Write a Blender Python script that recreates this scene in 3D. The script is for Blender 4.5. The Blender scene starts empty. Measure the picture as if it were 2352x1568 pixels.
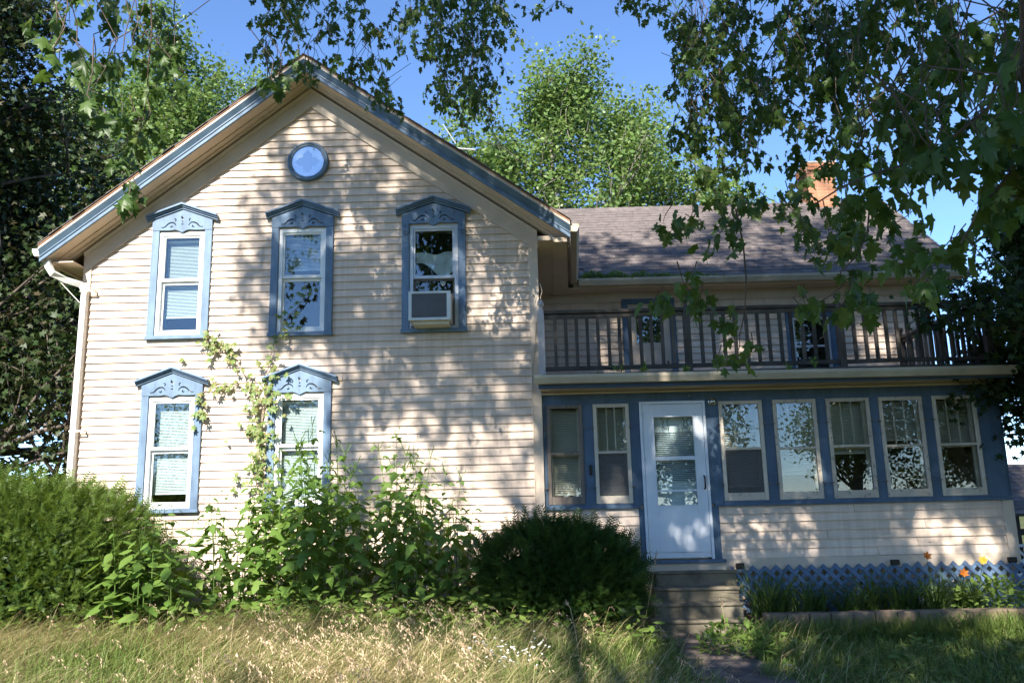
import bpy, math, random
import numpy as np
from mathutils import Vector, Matrix

random.seed(7); RNG = np.random.default_rng(11)
SC = bpy.context.scene; COL = SC.collection
R = math.radians

# ---------------------------------------------------------------- camera
CAM = np.array([0.0, -10.6, 1.55]); FPX = 1898.0        # focal length in pixels of a 2352 x 1568 frame
def cam_axes(yaw, pitch, roll):
    cy, sy, cp, sp = math.cos(yaw), math.sin(yaw), math.cos(pitch), math.sin(pitch)
    f = np.array([sy*cp, cy*cp, sp]); r = np.array([cy, -sy, 0.0]); u = np.cross(r, f)
    cr, sr = math.cos(roll), math.sin(roll)
    return f, cr*r + sr*u, -sr*r + cr*u
CF, CR, CU = cam_axes(R(-0.793), R(11.206), R(-1.336))
cd = bpy.data.cameras.new('camera'); cam = bpy.data.objects.new('camera', cd); COL.objects.link(cam)
cd.sensor_width = 36.0; cd.lens = 36.0*FPX/2352.0; cd.clip_start = 0.05; cd.clip_end = 3000
m = Matrix.Identity(4)
for i in range(3):
    m[i][0] = CR[i]; m[i][1] = CU[i]; m[i][2] = -CF[i]; m[i][3] = CAM[i]
cam.matrix_world = m
SC.camera = cam

# ---------------------------------------------------------------- light
SUN = np.array([0.245, 1.0, -0.80]); SUN = SUN/np.linalg.norm(SUN)      # direction in which the light travels
TOSUN = -SUN
w = bpy.data.worlds.new('World'); SC.world = w; w.use_nodes = True
nt = w.node_tree; nt.nodes.clear()
sky = nt.nodes.new('ShaderNodeTexSky'); sky.sky_type = 'NISHITA'; sky.sun_disc = False
sky.sun_elevation = math.asin(TOSUN[2]); sky.sun_rotation = math.atan2(TOSUN[0], TOSUN[1])
sky.air_density = 0.7; sky.dust_density = 0.0; sky.ozone_density = 6.0; sky.altitude = 0
bg = nt.nodes.new('ShaderNodeBackground'); bg.inputs['Strength'].default_value = 0.13
wo = nt.nodes.new('ShaderNodeOutputWorld')
nt.links.new(sky.outputs[0], bg.inputs[0]); nt.links.new(bg.outputs[0], wo.inputs[0])
sl = bpy.data.lights.new('sun', 'SUN'); sl.energy = 5.0; sl.angle = R(0.53); sl.color = (1.0, 0.945, 0.86)
so = bpy.data.objects.new('sun', sl); COL.objects.link(so)
so.rotation_euler = Vector(SUN.tolist()).to_track_quat('-Z', 'Y').to_euler(); so.location = (-8, -30, 26)
SC.view_settings.view_transform = 'Standard'; SC.view_settings.look = 'None'
SC.view_settings.exposure = 1.5; SC.view_settings.gamma = 1.0
SC.cycles.max_bounces = 8; SC.cycles.transparent_max_bounces = 12
SC.cycles.diffuse_bounces = 4; SC.cycles.sample_clamp_indirect = 6

# photo pixel -> point on the plane y = Y (used to measure real sizes and places)
def P(px, py, Y=0.0):
    d = CF + CR*(px-1176)/FPX + CU*(784-py)/FPX
    return CAM + d*((Y-CAM[1])/d[1])

# ---------------------------------------------------------------- materials
MATS = {}
def nodes(name):
    mt = bpy.data.materials.new(name); mt.use_nodes = True
    n = mt.node_tree; b = n.nodes['Principled BSDF']; MATS[name] = mt
    return mt, n, b
def N(n, t, **kw):
    x = n.nodes.new(t)
    for k, v in kw.items(): setattr(x, k, v)
    return x
def ramp(n, stops):
    r = N(n, 'ShaderNodeValToRGB'); e = r.color_ramp.elements
    while len(e) < len(stops): e.new(0.5)
    for el, (p, c) in zip(e, stops):
        el.position = p; el.color = (*c, 1)
    return r
def paint(name, col, col2=None, rough=0.6, scale=3.0, wear=None, wearcol=(0.3,0.27,0.23), per_obj=0.06, bump=0.15, stretch=(1,1,1), spec=0.35, metal=0.0, finescale=60, streak=0.0):
    """weathered paint: soft blotches of col2, per-piece tone, optional flaking to wearcol"""
    mt, n, b = nodes(name); L = n.links.new
    tc = N(n, 'ShaderNodeTexCoord'); geo = N(n, 'ShaderNodeNewGeometry')
    mp = N(n, 'ShaderNodeMapping'); mp.inputs['Scale'].default_value = stretch
    L(geo.outputs['Position'], mp.inputs['Vector'])
    n1 = N(n, 'ShaderNodeTexNoise'); n1.inputs['Scale'].default_value = scale; n1.inputs['Detail'].default_value = 6; n1.inputs['Roughness'].default_value = 0.65
    L(mp.outputs[0], n1.inputs['Vector'])
    c2 = col2 or tuple(c*0.8 for c in col)
    r1 = ramp(n, [(0.32, c2), (0.62, col)]); L(n1.outputs['Fac'], r1.inputs[0]); cur = r1.outputs[0]
    oi = N(n, 'ShaderNodeObjectInfo')
    hv = N(n, 'ShaderNodeHueSaturation')
    mr = N(n, 'ShaderNodeMapRange'); mr.inputs['To Min'].default_value = 1-per_obj; mr.inputs['To Max'].default_value = 1+per_obj
    L(oi.outputs['Random'], mr.inputs['Value']); L(mr.outputs[0], hv.inputs['Value']); L(cur, hv.inputs['Color']); cur = hv.outputs[0]
    n2 = N(n, 'ShaderNodeTexNoise'); n2.inputs['Scale'].default_value = finescale; n2.inputs['Detail'].default_value = 4
    L(mp.outputs[0], n2.inputs['Vector'])
    if wear:
        n3 = N(n, 'ShaderNodeTexNoise'); n3.inputs['Scale'].default_value = scale*5; n3.inputs['Detail'].default_value = 8; n3.inputs['Roughness'].default_value = 0.75
        L(mp.outputs[0], n3.inputs['Vector'])
        r3 = ramp(n, [(wear, (0,0,0)), (min(wear+0.05, 1), (1,1,1))]); L(n3.outputs['Fac'], r3.inputs[0])
        mx = N(n, 'ShaderNodeMix', data_type='RGBA'); L(r3.outputs[0], mx.inputs[0]); L(cur, mx.inputs[6]); mx.inputs[7].default_value = (*wearcol, 1); cur = mx.outputs[2]
    if streak:
        m2 = N(n, 'ShaderNodeMapping'); m2.inputs['Scale'].default_value = (7.0, 1.0, 0.55); L(geo.outputs['Position'], m2.inputs['Vector'])
        n4 = N(n, 'ShaderNodeTexNoise'); n4.inputs['Scale'].default_value = 1.6; n4.inputs['Detail'].default_value = 7; n4.inputs['Roughness'].default_value = 0.7; L(m2.outputs[0], n4.inputs['Vector'])
        r4 = ramp(n, [(0.30, (1-streak,1-streak*1.05,1-streak*1.1)), (0.56, (1,1,1))]); L(n4.outputs['Fac'], r4.inputs[0])
        vo = N(n, 'ShaderNodeTexVoronoi'); vo.inputs['Scale'].default_value = 3.2; L(geo.outputs['Position'], vo.inputs['Vector'])
        r5 = ramp(n, [(0.018, (0.30,0.24,0.20)), (0.040, (1,1,1))]); L(vo.outputs['Distance'], r5.inputs[0])
        for rr in (r4, r5):
            mm = N(n, 'ShaderNodeMix', data_type='RGBA', blend_type='MULTIPLY'); mm.inputs[0].default_value = 1.0; L(cur, mm.inputs[6]); L(rr.outputs[0], mm.inputs[7]); cur = mm.outputs[2]
    L(cur, b.inputs['Base Color']); b.inputs['Roughness'].default_value = rough; b.inputs['Metallic'].default_value = metal
    b.inputs['Specular IOR Level'].default_value = spec
    bp = N(n, 'ShaderNodeBump'); bp.inputs['Strength'].default_value = bump; bp.inputs['Distance'].default_value = 0.004
    L(n2.outputs['Fac'], bp.inputs['Height']); L(bp.outputs[0], b.inputs['Normal'])
    return mt
def leafmat(name, cols, trans=0.35, rough=0.45, hue_noise=0.0, tcol=None, spec=0.3):
    """cols: list of colours picked at random for every leaf (mesh island / object)"""
    mt, n, b = nodes(name); L = n.links.new
    geo = N(n, 'ShaderNodeNewGeometry'); oi = N(n, 'ShaderNodeObjectInfo')
    ad = N(n, 'ShaderNodeMath', operation='ADD'); L(geo.outputs['Random Per Island'], ad.inputs[0]); L(oi.outputs['Random'], ad.inputs[1])
    fr = N(n, 'ShaderNodeMath', operation='FRACT'); L(ad.outputs[0], fr.inputs[0])
    st = [(i/max(1, len(cols)-1), c) for i, c in enumerate(cols)]
    r = ramp(n, st); L(fr.outputs[0], r.inputs[0])
    L(r.outputs[0], b.inputs['Base Color']); b.inputs['Roughness'].default_value = rough; b.inputs['Specular IOR Level'].default_value = spec
    tr = N(n, 'ShaderNodeBsdfTranslucent')
    hs = N(n, 'ShaderNodeHueSaturation'); hs.inputs['Hue'].default_value = 0.485; hs.inputs['Saturation'].default_value = 1.1; hs.inputs['Value'].default_value = 1.25
    L(r.outputs[0], hs.inputs['Color']); L(hs.outputs[0], tr.inputs['Color'])
    mx = N(n, 'ShaderNodeMixShader'); mx.inputs[0].default_value = trans
    L(b.outputs[0], mx.inputs[1]); L(tr.outputs[0], mx.inputs[2]); L(mx.outputs[0], n.nodes['Material Output'].inputs[0])
    return mt
def glassmat(name, f0=0.07, tint=(0.9,0.95,0.95), wav=0.0, rough=0.0):
    """thin pane: transparent with a mirror part that grows at grazing angles (same from both sides)"""
    mt, n, b = nodes(name); L = n.links.new; n.nodes.remove(b)
    lw = N(n, 'ShaderNodeLayerWeight'); lw.inputs['Blend'].default_value = 0.5
    pw = N(n, 'ShaderNodeMath', operation='POWER'); pw.inputs[1].default_value = 4.0; L(lw.outputs['Facing'], pw.inputs[0])
    ma = N(n, 'ShaderNodeMath', operation='MULTIPLY_ADD'); ma.inputs[1].default_value = 1-f0; ma.inputs[2].default_value = f0; L(pw.outputs[0], ma.inputs[0])
    tp = N(n, 'ShaderNodeBsdfTransparent'); tp.inputs[0].default_value = (*tint, 1)
    gl = N(n, 'ShaderNodeBsdfGlossy'); gl.inputs['Roughness'].default_value = rough
    mx = N(n, 'ShaderNodeMixShader'); L(ma.outputs[0], mx.inputs[0]); L(tp.outputs[0], mx.inputs[1]); L(gl.outputs[0], mx.inputs[2])
    if wav:
        geo = N(n, 'ShaderNodeNewGeometry'); ns = N(n, 'ShaderNodeTexNoise'); ns.inputs['Scale'].default_value = 2.2; ns.inputs['Detail'].default_value = 1
        L(geo.outputs['Position'], ns.inputs['Vector'])
        bp = N(n, 'ShaderNodeBump'); bp.inputs['Strength'].default_value = wav; bp.inputs['Distance'].default_value = 0.02
        L(ns.outputs['Fac'], bp.inputs['Height']); L(bp.outputs[0], gl.inputs['Normal'])
    L(mx.outputs[0], n.nodes['Material Output'].inputs[0])
    return mt

SIDING = paint('peach clapboard paint', (0.715,0.57,0.45), (0.60,0.47,0.36), rough=0.62, scale=1.8, wear=0.675, wearcol=(0.34,0.29,0.24), stretch=(0.6,1,2.2), per_obj=0.06, streak=0.22)
TRIM = paint('cream trim paint', (0.60,0.49,0.385), (0.50,0.40,0.30), rough=0.6, scale=2.2, wear=0.74, wearcol=(0.36,0.31,0.25))
SOFFIT = paint('tan soffit paint', (0.60,0.475,0.355), (0.50,0.39,0.285), rough=0.7, scale=2.0)
SHEATH = paint('wall sheathing', (0.42,0.34,0.27), rough=0.9)
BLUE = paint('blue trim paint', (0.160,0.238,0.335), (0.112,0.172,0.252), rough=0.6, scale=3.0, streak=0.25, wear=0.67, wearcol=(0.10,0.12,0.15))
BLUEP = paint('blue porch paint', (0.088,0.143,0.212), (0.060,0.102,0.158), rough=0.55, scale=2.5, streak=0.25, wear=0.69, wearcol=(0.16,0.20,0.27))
SLATE = paint('slate blue fascia paint', (0.115,0.18,0.25), (0.07,0.115,0.165), rough=0.42, scale=2.5, wear=0.70, wearcol=(0.22,0.27,0.32))
NAVY = paint('navy fascia paint', (0.05,0.085,0.14), rough=0.55)
VINYL = paint('white vinyl', (0.80,0.80,0.78), (0.74,0.74,0.72), rough=0.4, bump=0.02)
ALU = paint('aluminium frame', (0.62,0.63,0.64), (0.52,0.53,0.55), rough=0.38, metal=0.35, bump=0.02)
PEEL = paint('peeling cream sash paint', (0.60,0.52,0.42), (0.50,0.43,0.34), rough=0.75, scale=3.0, wear=0.66, wearcol=(0.33,0.29,0.24), bump=0.5)
PEELX = paint('flaking sash paint', (0.58,0.50,0.40), (0.46,0.39,0.31), rough=0.8, scale=2.5, wear=0.56, wearcol=(0.27,0.24,0.20), bump=0.7)
BAREWOOD = paint('bare grey wood', (0.21,0.17,0.14), (0.13,0.105,0.085), rough=0.85, scale=4, stretch=(6,6,0.6), bump=0.4)
RAILWOOD = paint('weathered railing wood', (0.095,0.08,0.066), (0.038,0.032,0.026), rough=0.85, scale=3.0, stretch=(2,2,0.7), wear=0.60, wearcol=(0.10,0.09,0.035), per_obj=0.25, bump=0.4)
POSTPAINT = paint('faded grey post paint', (0.50,0.45,0.43), (0.40,0.36,0.345), rough=0.7)
DOORW = paint('white storm door', (0.70,0.73,0.765), (0.60,0.64,0.69), rough=0.42, scale=2.0, wear=0.71, wearcol=(0.22,0.24,0.26), bump=0.03)
GUTTER = paint('cream gutter', (0.50,0.43,0.32), (0.38,0.32,0.235), rough=0.45, scale=2.5, bump=0.03)
GUTTERW = paint('white gutter', (0.74,0.72,0.66), (0.66,0.63,0.56), rough=0.4, bump=0.02)
DARKMETAL = paint('dark metal', (0.03,0.028,0.026), rough=0.4, metal=0.6)
CHROME = paint('porch lamp metal', (0.55,0.55,0.54), rough=0.2, metal=0.9, bump=0.0)
BLIND = paint('white blind', (0.72,0.74,0.72), (0.66,0.68,0.66), rough=0.5, bump=0.0)
BLINDC = paint('cream porch blind', (0.74,0.70,0.60), (0.66,0.62,0.52), rough=0.5, bump=0.0)
CLOTH = paint('grey white cloth', (0.66,0.66,0.62), (0.45,0.46,0.45), rough=0.9, scale=6)
LACE = paint('white lace', (0.70,0.72,0.76), rough=0.8)
DARKROOM = paint('dark interior', (0.03,0.027,0.024), rough=0.9)
ROOMWALL = paint('porch interior wall', (0.16,0.135,0.11), rough=0.9)
ROOFDARK = paint('roof underlay', (0.06,0.052,0.048), rough=0.95)
DRIP = paint('rusty drip edge', (0.34,0.17,0.085), (0.22,0.10,0.05), rough=0.6, scale=5)
SHINGLE = paint('asphalt shingle', (0.152,0.127,0.116), (0.098,0.081,0.075), rough=0.95, scale=9, per_obj=0.2, bump=0.6, finescale=160)
BRICK = paint('chimney brick', (0.36,0.165,0.085), (0.26,0.11,0.058), rough=0.9, scale=7, per_obj=0.22, bump=0.5)
MORTAR = paint('mortar', (0.42,0.37,0.31), rough=0.95)
CONC = paint('old concrete', (0.20,0.172,0.12), (0.105,0.09,0.064), rough=0.92, scale=5, wear=0.66, wearcol=(0.13,0.125,0.09), bump=0.6)
BLOCK = paint('tan edging block', (0.25,0.18,0.125), (0.17,0.12,0.085), rough=0.95, scale=6, per_obj=0.15, bump=0.6)
LATTICE = paint('blue lattice paint', (0.115,0.178,0.275), (0.08,0.128,0.205), rough=0.6)
ACBODY = paint('air conditioner beige', (0.60,0.55,0.42), (0.50,0.45,0.34), rough=0.5, bump=0.02)
ACFRAME = paint('air conditioner frame', (0.70,0.72,0.70), rough=0.45, bump=0.02)
ACFIN = paint('air conditioner fins', (0.17,0.17,0.18), rough=0.5, metal=0.4)
BARK = paint('grey brown bark', (0.13,0.105,0.085), (0.07,0.056,0.046), rough=0.95, scale=6, stretch=(2,2,0.5), bump=0.9, finescale=30)
BARKL = paint('pale grey bark', (0.24,0.21,0.18), (0.14,0.12,0.10), rough=0.95, scale=6, bump=0.6)
TWIG = paint('twig bark', (0.12,0.085,0.065), (0.075,0.055,0.045), rough=0.85, scale=9)
TWIGL = paint('tan bare twig', (0.34,0.27,0.20), rough=0.85, scale=9)
SOIL = paint('garden soil', (0.05,0.038,0.027), rough=1.0, scale=8, bump=1.0)
WHITEP = paint('white garden paint', (0.62,0.60,0.57), (0.5,0.48,0.45), rough=0.6)
DARKWOOD = paint('dark stained beam', (0.035,0.028,0.024), rough=0.8)
GLASS = glassmat('window glass', 0.085)
GLASSW = glassmat('old wavy glass', 0.07, tint=(0.94,0.96,0.94), wav=0.035)
GLASSB = glassmat('round window glass', 0.5, tint=(0.75,0.8,0.9))
SCREEN = None
def screenmat():
    mt, n, b = nodes('insect screen'); L = n.links.new
    tp = N(n, 'ShaderNodeBsdfTransparent'); b.inputs['Base Color'].default_value = (0.10,0.10,0.10,1); b.inputs['Roughness'].default_value = 0.6
    mx = N(n, 'ShaderNodeMixShader'); mx.inputs[0].default_value = 0.48
    L(tp.outputs[0], mx.inputs[1]); L(b.outputs[0], mx.inputs[2]); L(mx.outputs[0], n.nodes['Material Output'].inputs[0]); return mt
SCREEN = screenmat()

L_MAPLE = leafmat('silver maple leaf', [(0.042,0.082,0.018),(0.060,0.115,0.023),(0.085,0.145,0.032),(0.05,0.10,0.02),(0.13,0.18,0.045)], trans=0.42, rough=0.42)
L_FAR = leafmat('pale green leaf', [(0.095,0.170,0.042),(0.14,0.215,0.055),(0.115,0.195,0.05),(0.185,0.25,0.085),(0.08,0.145,0.036)], trans=0.35, rough=0.42)
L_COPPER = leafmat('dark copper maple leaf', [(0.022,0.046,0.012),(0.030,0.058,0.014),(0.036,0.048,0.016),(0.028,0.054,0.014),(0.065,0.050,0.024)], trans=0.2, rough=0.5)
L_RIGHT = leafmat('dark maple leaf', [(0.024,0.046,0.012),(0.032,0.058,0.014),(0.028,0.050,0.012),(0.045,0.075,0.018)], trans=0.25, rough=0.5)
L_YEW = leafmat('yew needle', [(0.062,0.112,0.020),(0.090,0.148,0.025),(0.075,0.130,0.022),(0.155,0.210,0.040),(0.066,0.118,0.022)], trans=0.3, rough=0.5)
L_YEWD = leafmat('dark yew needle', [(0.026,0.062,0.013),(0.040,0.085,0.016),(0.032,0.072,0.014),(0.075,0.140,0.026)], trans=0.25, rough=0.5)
L_WEED = leafmat('tall weed leaf', [(0.10,0.185,0.036),(0.14,0.235,0.048),(0.115,0.205,0.040),(0.17,0.255,0.056)], trans=0.42, rough=0.5)
L_LOW = leafmat('low weed leaf', [(0.12,0.205,0.036),(0.155,0.245,0.046),(0.19,0.265,0.054),(0.10,0.175,0.032)], trans=0.42, rough=0.5)
L_VINE = leafmat('creeper leaf', [(0.10,0.185,0.04),(0.15,0.22,0.05),(0.19,0.22,0.06),(0.09,0.165,0.036),(0.26,0.19,0.08),(0.12,0.20,0.045)], trans=0.3, rough=0.5)
L_GRASS = leafmat('green grass blade', [(0.085,0.145,0.026),(0.12,0.185,0.034),(0.155,0.205,0.046),(0.095,0.16,0.030),(0.21,0.22,0.075)], trans=0.3, rough=0.55)
L_DRY = leafmat('dry grass blade', [(0.50,0.40,0.20),(0.60,0.50,0.28),(0.42,0.36,0.17),(0.56,0.45,0.24),(0.30,0.30,0.11)], trans=0.25, rough=0.6)
L_SEED = leafmat('grass seed head', [(0.50,0.36,0.23),(0.58,0.45,0.30),(0.44,0.30,0.19)], trans=0.2, rough=0.7)
L_LILY = leafmat('daylily leaf', [(0.06,0.115,0.026),(0.085,0.145,0.034),(0.07,0.125,0.03)], trans=0.3, rough=0.45)
L_BRIGHT = leafmat('bright green leaf', [(0.14,0.23,0.045),(0.19,0.27,0.06),(0.16,0.25,0.05)], trans=0.4, rough=0.45)
PETALO = leafmat('orange petal', [(0.72,0.20,0.03),(0.80,0.28,0.05)], trans=0.35)
PETALY = leafmat('yellow petal', [(0.80,0.47,0.05),(0.85,0.55,0.08)], trans=0.35)
PETALW = leafmat('white petal', [(0.80,0.80,0.76),(0.72,0.72,0.68)], trans=0.25)

def ground_material():
    mt, n, b = nodes('rough lawn ground'); L = n.links.new
    geo = N(n, 'ShaderNodeNewGeometry')
    n1 = N(n, 'ShaderNodeTexNoise'); n1.inputs['Scale'].default_value = 0.9; n1.inputs['Detail'].default_value = 7; L(geo.outputs['Position'], n1.inputs['Vector'])
    n2 = N(n, 'ShaderNodeTexNoise'); n2.inputs['Scale'].default_value = 22; n2.inputs['Detail'].default_value = 5; L(geo.outputs['Position'], n2.inputs['Vector'])
    r1 = ramp(n, [(0.3, (0.055,0.075,0.022)), (0.5, (0.085,0.10,0.032)), (0.7, (0.15,0.125,0.06))]); L(n1.outputs['Fac'], r1.inputs[0])
    r2 = ramp(n, [(0.3, (0.45,0.45,0.45)), (0.7, (1.1,1.1,1.1))]); L(n2.outputs['Fac'], r2.inputs[0])
    mx = N(n, 'ShaderNodeMix', data_type='RGBA', blend_type='MULTIPLY'); mx.inputs[0].default_value = 1.0
    L(r1.outputs[0], mx.inputs[6]); L(r2.outputs[0], mx.inputs[7]); L(mx.outputs[2], b.inputs['Base Color']); b.inputs['Roughness'].default_value = 1.0
    b.inputs['Specular IOR Level'].default_value = 0.1
    bp = N(n, 'ShaderNodeBump'); bp.inputs['Strength'].default_value = 0.8; bp.inputs['Distance'].default_value = 0.03
    L(n2.outputs['Fac'], bp.inputs['Height']); L(bp.outputs[0], b.inputs['Normal']); return mt
GROUND = ground_material()

# ---------------------------------------------------------------- building helpers
def tag(o, label=None, cat=None, group=None, kind=None):
    if label: o['label'] = label
    if cat: o['category'] = cat
    if group: o['group'] = group
    if kind: o['kind'] = kind
    return o
def link(o, parent=None):
    COL.objects.link(o)
    if parent is not None: o.parent = parent
    return o
def wloc(o):
    v = Vector((0,0,0))
    while o is not None:
        v = v + o.location; o = o.parent
    return v
def empty(name, loc=(0,0,0), parent=None):
    o = bpy.data.objects.new(name, None); o.empty_display_size = 0.2
    link(o, parent); o.location = Vector(loc) - (wloc(parent) if parent else Vector((0,0,0)))
    return o
class MB:
    def __init__(s): s.v = []; s.f = []
    def add(s, vs, fs):
        o = len(s.v); s.v += [tuple(map(float, p)) for p in vs]; s.f += [tuple(i+o for i in f) for f in fs]
    def hexa(s, p):                      # p: 4 bottom corners then 4 top corners (same turning order)
        s.add(p, [(3,2,1,0),(4,5,6,7),(0,1,5,4),(1,2,6,5),(2,3,7,6),(3,0,4,7)])
    def box(s, x0, x1, y0, y1, z0, z1):
        s.hexa([(x0,y0,z0),(x1,y0,z0),(x1,y1,z0),(x0,y1,z0),(x0,y0,z1),(x1,y0,z1),(x1,y1,z1),(x0,y1,z1)])
    def prism(s, poly, y0, y1):          # polygon in XZ (seen from -Y counter-clockwise), extruded along Y
        k = len(poly); vs = [(x,y0,z) for x,z in poly] + [(x,y1,z) for x,z in poly]
        fs = [tuple(range(k)), tuple(range(2*k-1, k-1, -1))]
        fs += [(i, i+k, (i+1)%k+k, (i+1)%k) for i in range(k)]
        s.add(vs, fs)
    def prismx(s, poly, x0, x1):         # polygon in YZ extruded along X
        k = len(poly); vs = [(x0,y,z) for y,z in poly] + [(x1,y,z) for y,z in poly]
        s.add(vs, [tuple(range(k-1,-1,-1)), tuple(range(k, 2*k))] + [(i, (i+1)%k, (i+1)%k+k, i+k) for i in range(k)])
    def tube(s, pts, r, n=6, cap=True):
        pts = [np.array(p, float) for p in pts]; k = len(pts)
        rr = r if hasattr(r, '__len__') else [r]*k
        prev = None; vs = []
        for i, p in enumerate(pts):
            t = pts[min(i+1,k-1)] - pts[max(i-1,0)]; t = t/(np.linalg.norm(t)+1e-9)
            if prev is None:
                a = np.array([0,0,1.0]) if abs(t[2]) < 0.9 else np.array([1.0,0,0]); u = np.cross(t, a)
            else: u = prev - t*np.dot(prev, t)
            u /= np.linalg.norm(u)+1e-9; prev = u; v = np.cross(t, u)
            for j in range(n):
                a = 2*math.pi*j/n; vs.append(p + (u*math.cos(a) + v*math.sin(a))*rr[i])
        fs = []
        for i in range(k-1):
            for j in range(n):
                fs.append((i*n+j, i*n+(j+1)%n, (i+1)*n+(j+1)%n, (i+1)*n+j))
        if cap: fs.append(tuple(range(n-1,-1,-1))); fs.append(tuple((k-1)*n+j for j in range(n)))
        s.add(vs, fs)
    def sweep(s, pts, wx, wy, up=(0,1,0)):   # rectangular section swept along pts
        pts = [np.array(p, float) for p in pts]; k = len(pts); vs = []; up = np.array(up, float)
        for i, p in enumerate(pts):
            t = pts[min(i+1,k-1)] - pts[max(i-1,0)]; t /= np.linalg.norm(t)
            a = np.cross(t, up); a /= np.linalg.norm(a); b = np.cross(a, t)
            for sx, sy in ((-1,-1),(1,-1),(1,1),(-1,1)): vs.append(p + a*sx*wx/2 + b*sy*wy/2)
        fs = [(3,2,1,0), tuple((k-1)*4+j for j in range(4))]
        for i in range(k-1):
            for j in range(4): fs.append((i*4+j, i*4+(j+1)%4, (i+1)*4+(j+1)%4, (i+1)*4+j))
        s.add(vs, fs)
    def lathe(s, c, prof, axis='z', n=16):   # prof: (radius, height along axis)
        vs = []; k = len(prof); c = np.array(c, float)
        for r, h in prof:
            for j in range(n):
                a = 2*math.pi*j/n
                d = (r*math.cos(a), r*math.sin(a), h) if axis == 'z' else (r*math.cos(a), h, r*math.sin(a))
                vs.append(c + np.array(d))
        fs = [(i*n+j, i*n+(j+1)%n, (i+1)*n+(j+1)%n, (i+1)*n+j) for i in range(k-1) for j in range(n)]
        s.add(vs, fs)
    def build(s, name, mat, parent=None, smooth=False, bevel=0.0, world=True):
        me = bpy.data.meshes.new(name); me.from_pydata(s.v, [], s.f); me.materials.append(mat)
        if smooth: me.polygons.foreach_set('use_smooth', [True]*len(me.polygons))
        me.update()
        o = bpy.data.objects.new(name, me); link(o, parent)
        if parent is not None and world: o.location = -wloc(parent)
        if bevel:
            b = o.modifiers.new('bevel', 'BEVEL'); b.width = bevel; b.segments = 2; b.limit_method = 'ANGLE'
        return o
def one(name, mat, parent, *boxes, **kw):
    b = MB()
    for x in boxes: b.box(*x)
    return b.build(name, mat, parent, **kw)
def fast_mesh(name, V, F, mat, smooth=False):
    """V (n,3), F (m,k) equal-length faces"""
    me = bpy.data.meshes.new(name); nv, nf, k = len(V), len(F), F.shape[1]
    me.vertices.add(nv); me.vertices.foreach_set('co', np.ascontiguousarray(V, dtype=np.float32).ravel())
    me.loops.add(nf*k); me.loops.foreach_set('vertex_index', np.ascontiguousarray(F, dtype=np.int32).ravel())
    me.polygons.add(nf); me.polygons.foreach_set('loop_start', np.arange(0, nf*k, k, dtype=np.int32))
    if smooth: me.polygons.foreach_set('use_smooth', np.ones(nf, dtype=bool))
    me.materials.append(mat); me.update(calc_edges=True); return me
def frames(tip, nor, scale):
    """(n,3) tip directions and normals -> (n,3,3) matrices with columns x, tip, normal"""
    y = tip/np.linalg.norm(tip, axis=1, keepdims=True)
    z = nor - y*np.sum(nor*y, axis=1, keepdims=True); z /= np.linalg.norm(z, axis=1, keepdims=True)+1e-9
    x = np.cross(y, z)
    return np.stack([x, y, z], axis=2)*np.asarray(scale).reshape(-1,1,1)
def scatter(name, tmpl, M, T, mat, parent=None, kind='stuff', smooth=False, curl=None):
    tv, tf = tmpl; n = len(T); k = len(tv)
    if curl is not None:                                # every leaf folds, droops and twists on its own
        X = np.repeat(tv[None], n, axis=0); a, b, c = (curl.uniform(lo, hi, (n,1)) for lo, hi in ((-.1,.7), (-.15,.75), (-.5,.5)))
        X[:,:,2] = -a*np.abs(X[:,:,0])-b*X[:,:,1]**2+c*X[:,:,0]*X[:,:,1]+.10*np.sin(X[:,:,0]*9+c*8); X[:,:,0] *= curl.uniform(.75,1.15,(n,1))
        V = np.einsum('nij,nkj->nki', M, X) + T[:,None,:]
    else: V = np.einsum('nij,kj->nki', M, tv) + T[:,None,:]
    F = tf[None,:,:] + (np.arange(n)*k)[:,None,None]
    me = fast_mesh(name, V.reshape(-1,3), F.reshape(-1, tf.shape[1]), mat, smooth)
    o = bpy.data.objects.new(name, me); link(o, parent)
    if parent is not None: o.location = -wloc(parent)
    if kind: o['kind'] = kind
    return o
def rnd_dir(n):
    v = RNG.normal(size=(n,3)); return v/np.linalg.norm(v, axis=1, keepdims=True)
def mat4(M3, T):
    m = Matrix.Identity(4)
    for i in range(3):
        for j in range(3): m[i][j] = float(M3[i][j])
        m[i][3] = float(T[i])
    return m
# leaf templates: base at the origin, tip along +Y, normal +Z
def leaf_fan(half, cx, cz_fold=0.18, droop=0.18):
    pts = half + [(-x, y) for x, y in reversed(half[1:-1])]
    v = [(0.0, cx, 0.0)] + [(x, y, 0.0) for x, y in pts]
    v = np.array(v); v[:,2] = -cz_fold*np.abs(v[:,0]) - droop*v[:,1]**2
    k = len(pts); f = np.array([(0, 1+i, 1+(i+1)%k) for i in range(k)])
    return v, f
MAPLE = leaf_fan([(0,0),(0.10,-0.06),(0.40,0.02),(0.27,0.20),(0.56,0.42),(0.40,0.46),(0.42,0.58),(0.17,0.50),(0.20,0.72),(0.09,0.78),(0,1.04)], 0.30)
MAPLES = leaf_fan([(0,0),(0.40,0.02),(0.22,0.24),(0.52,0.50),(0.15,0.52),(0,1.0)], 0.30)
OVATE = leaf_fan([(0,0),(0.20,0.22),(0.24,0.45),(0.13,0.75),(0,1)], 0.4, 0.25, 0.25)
LANCE = leaf_fan([(0,0),(0.10,0.3),(0.10,0.55),(0,1)], 0.4, 0.3, 0.3)
RHOMB = (np.array([(0,0,0),(0.30,0.45,-0.08),(0,1,-0.15),(-0.30,0.45,-0.08)], float), np.array([(0,1,2),(0,2,3)]))
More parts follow.
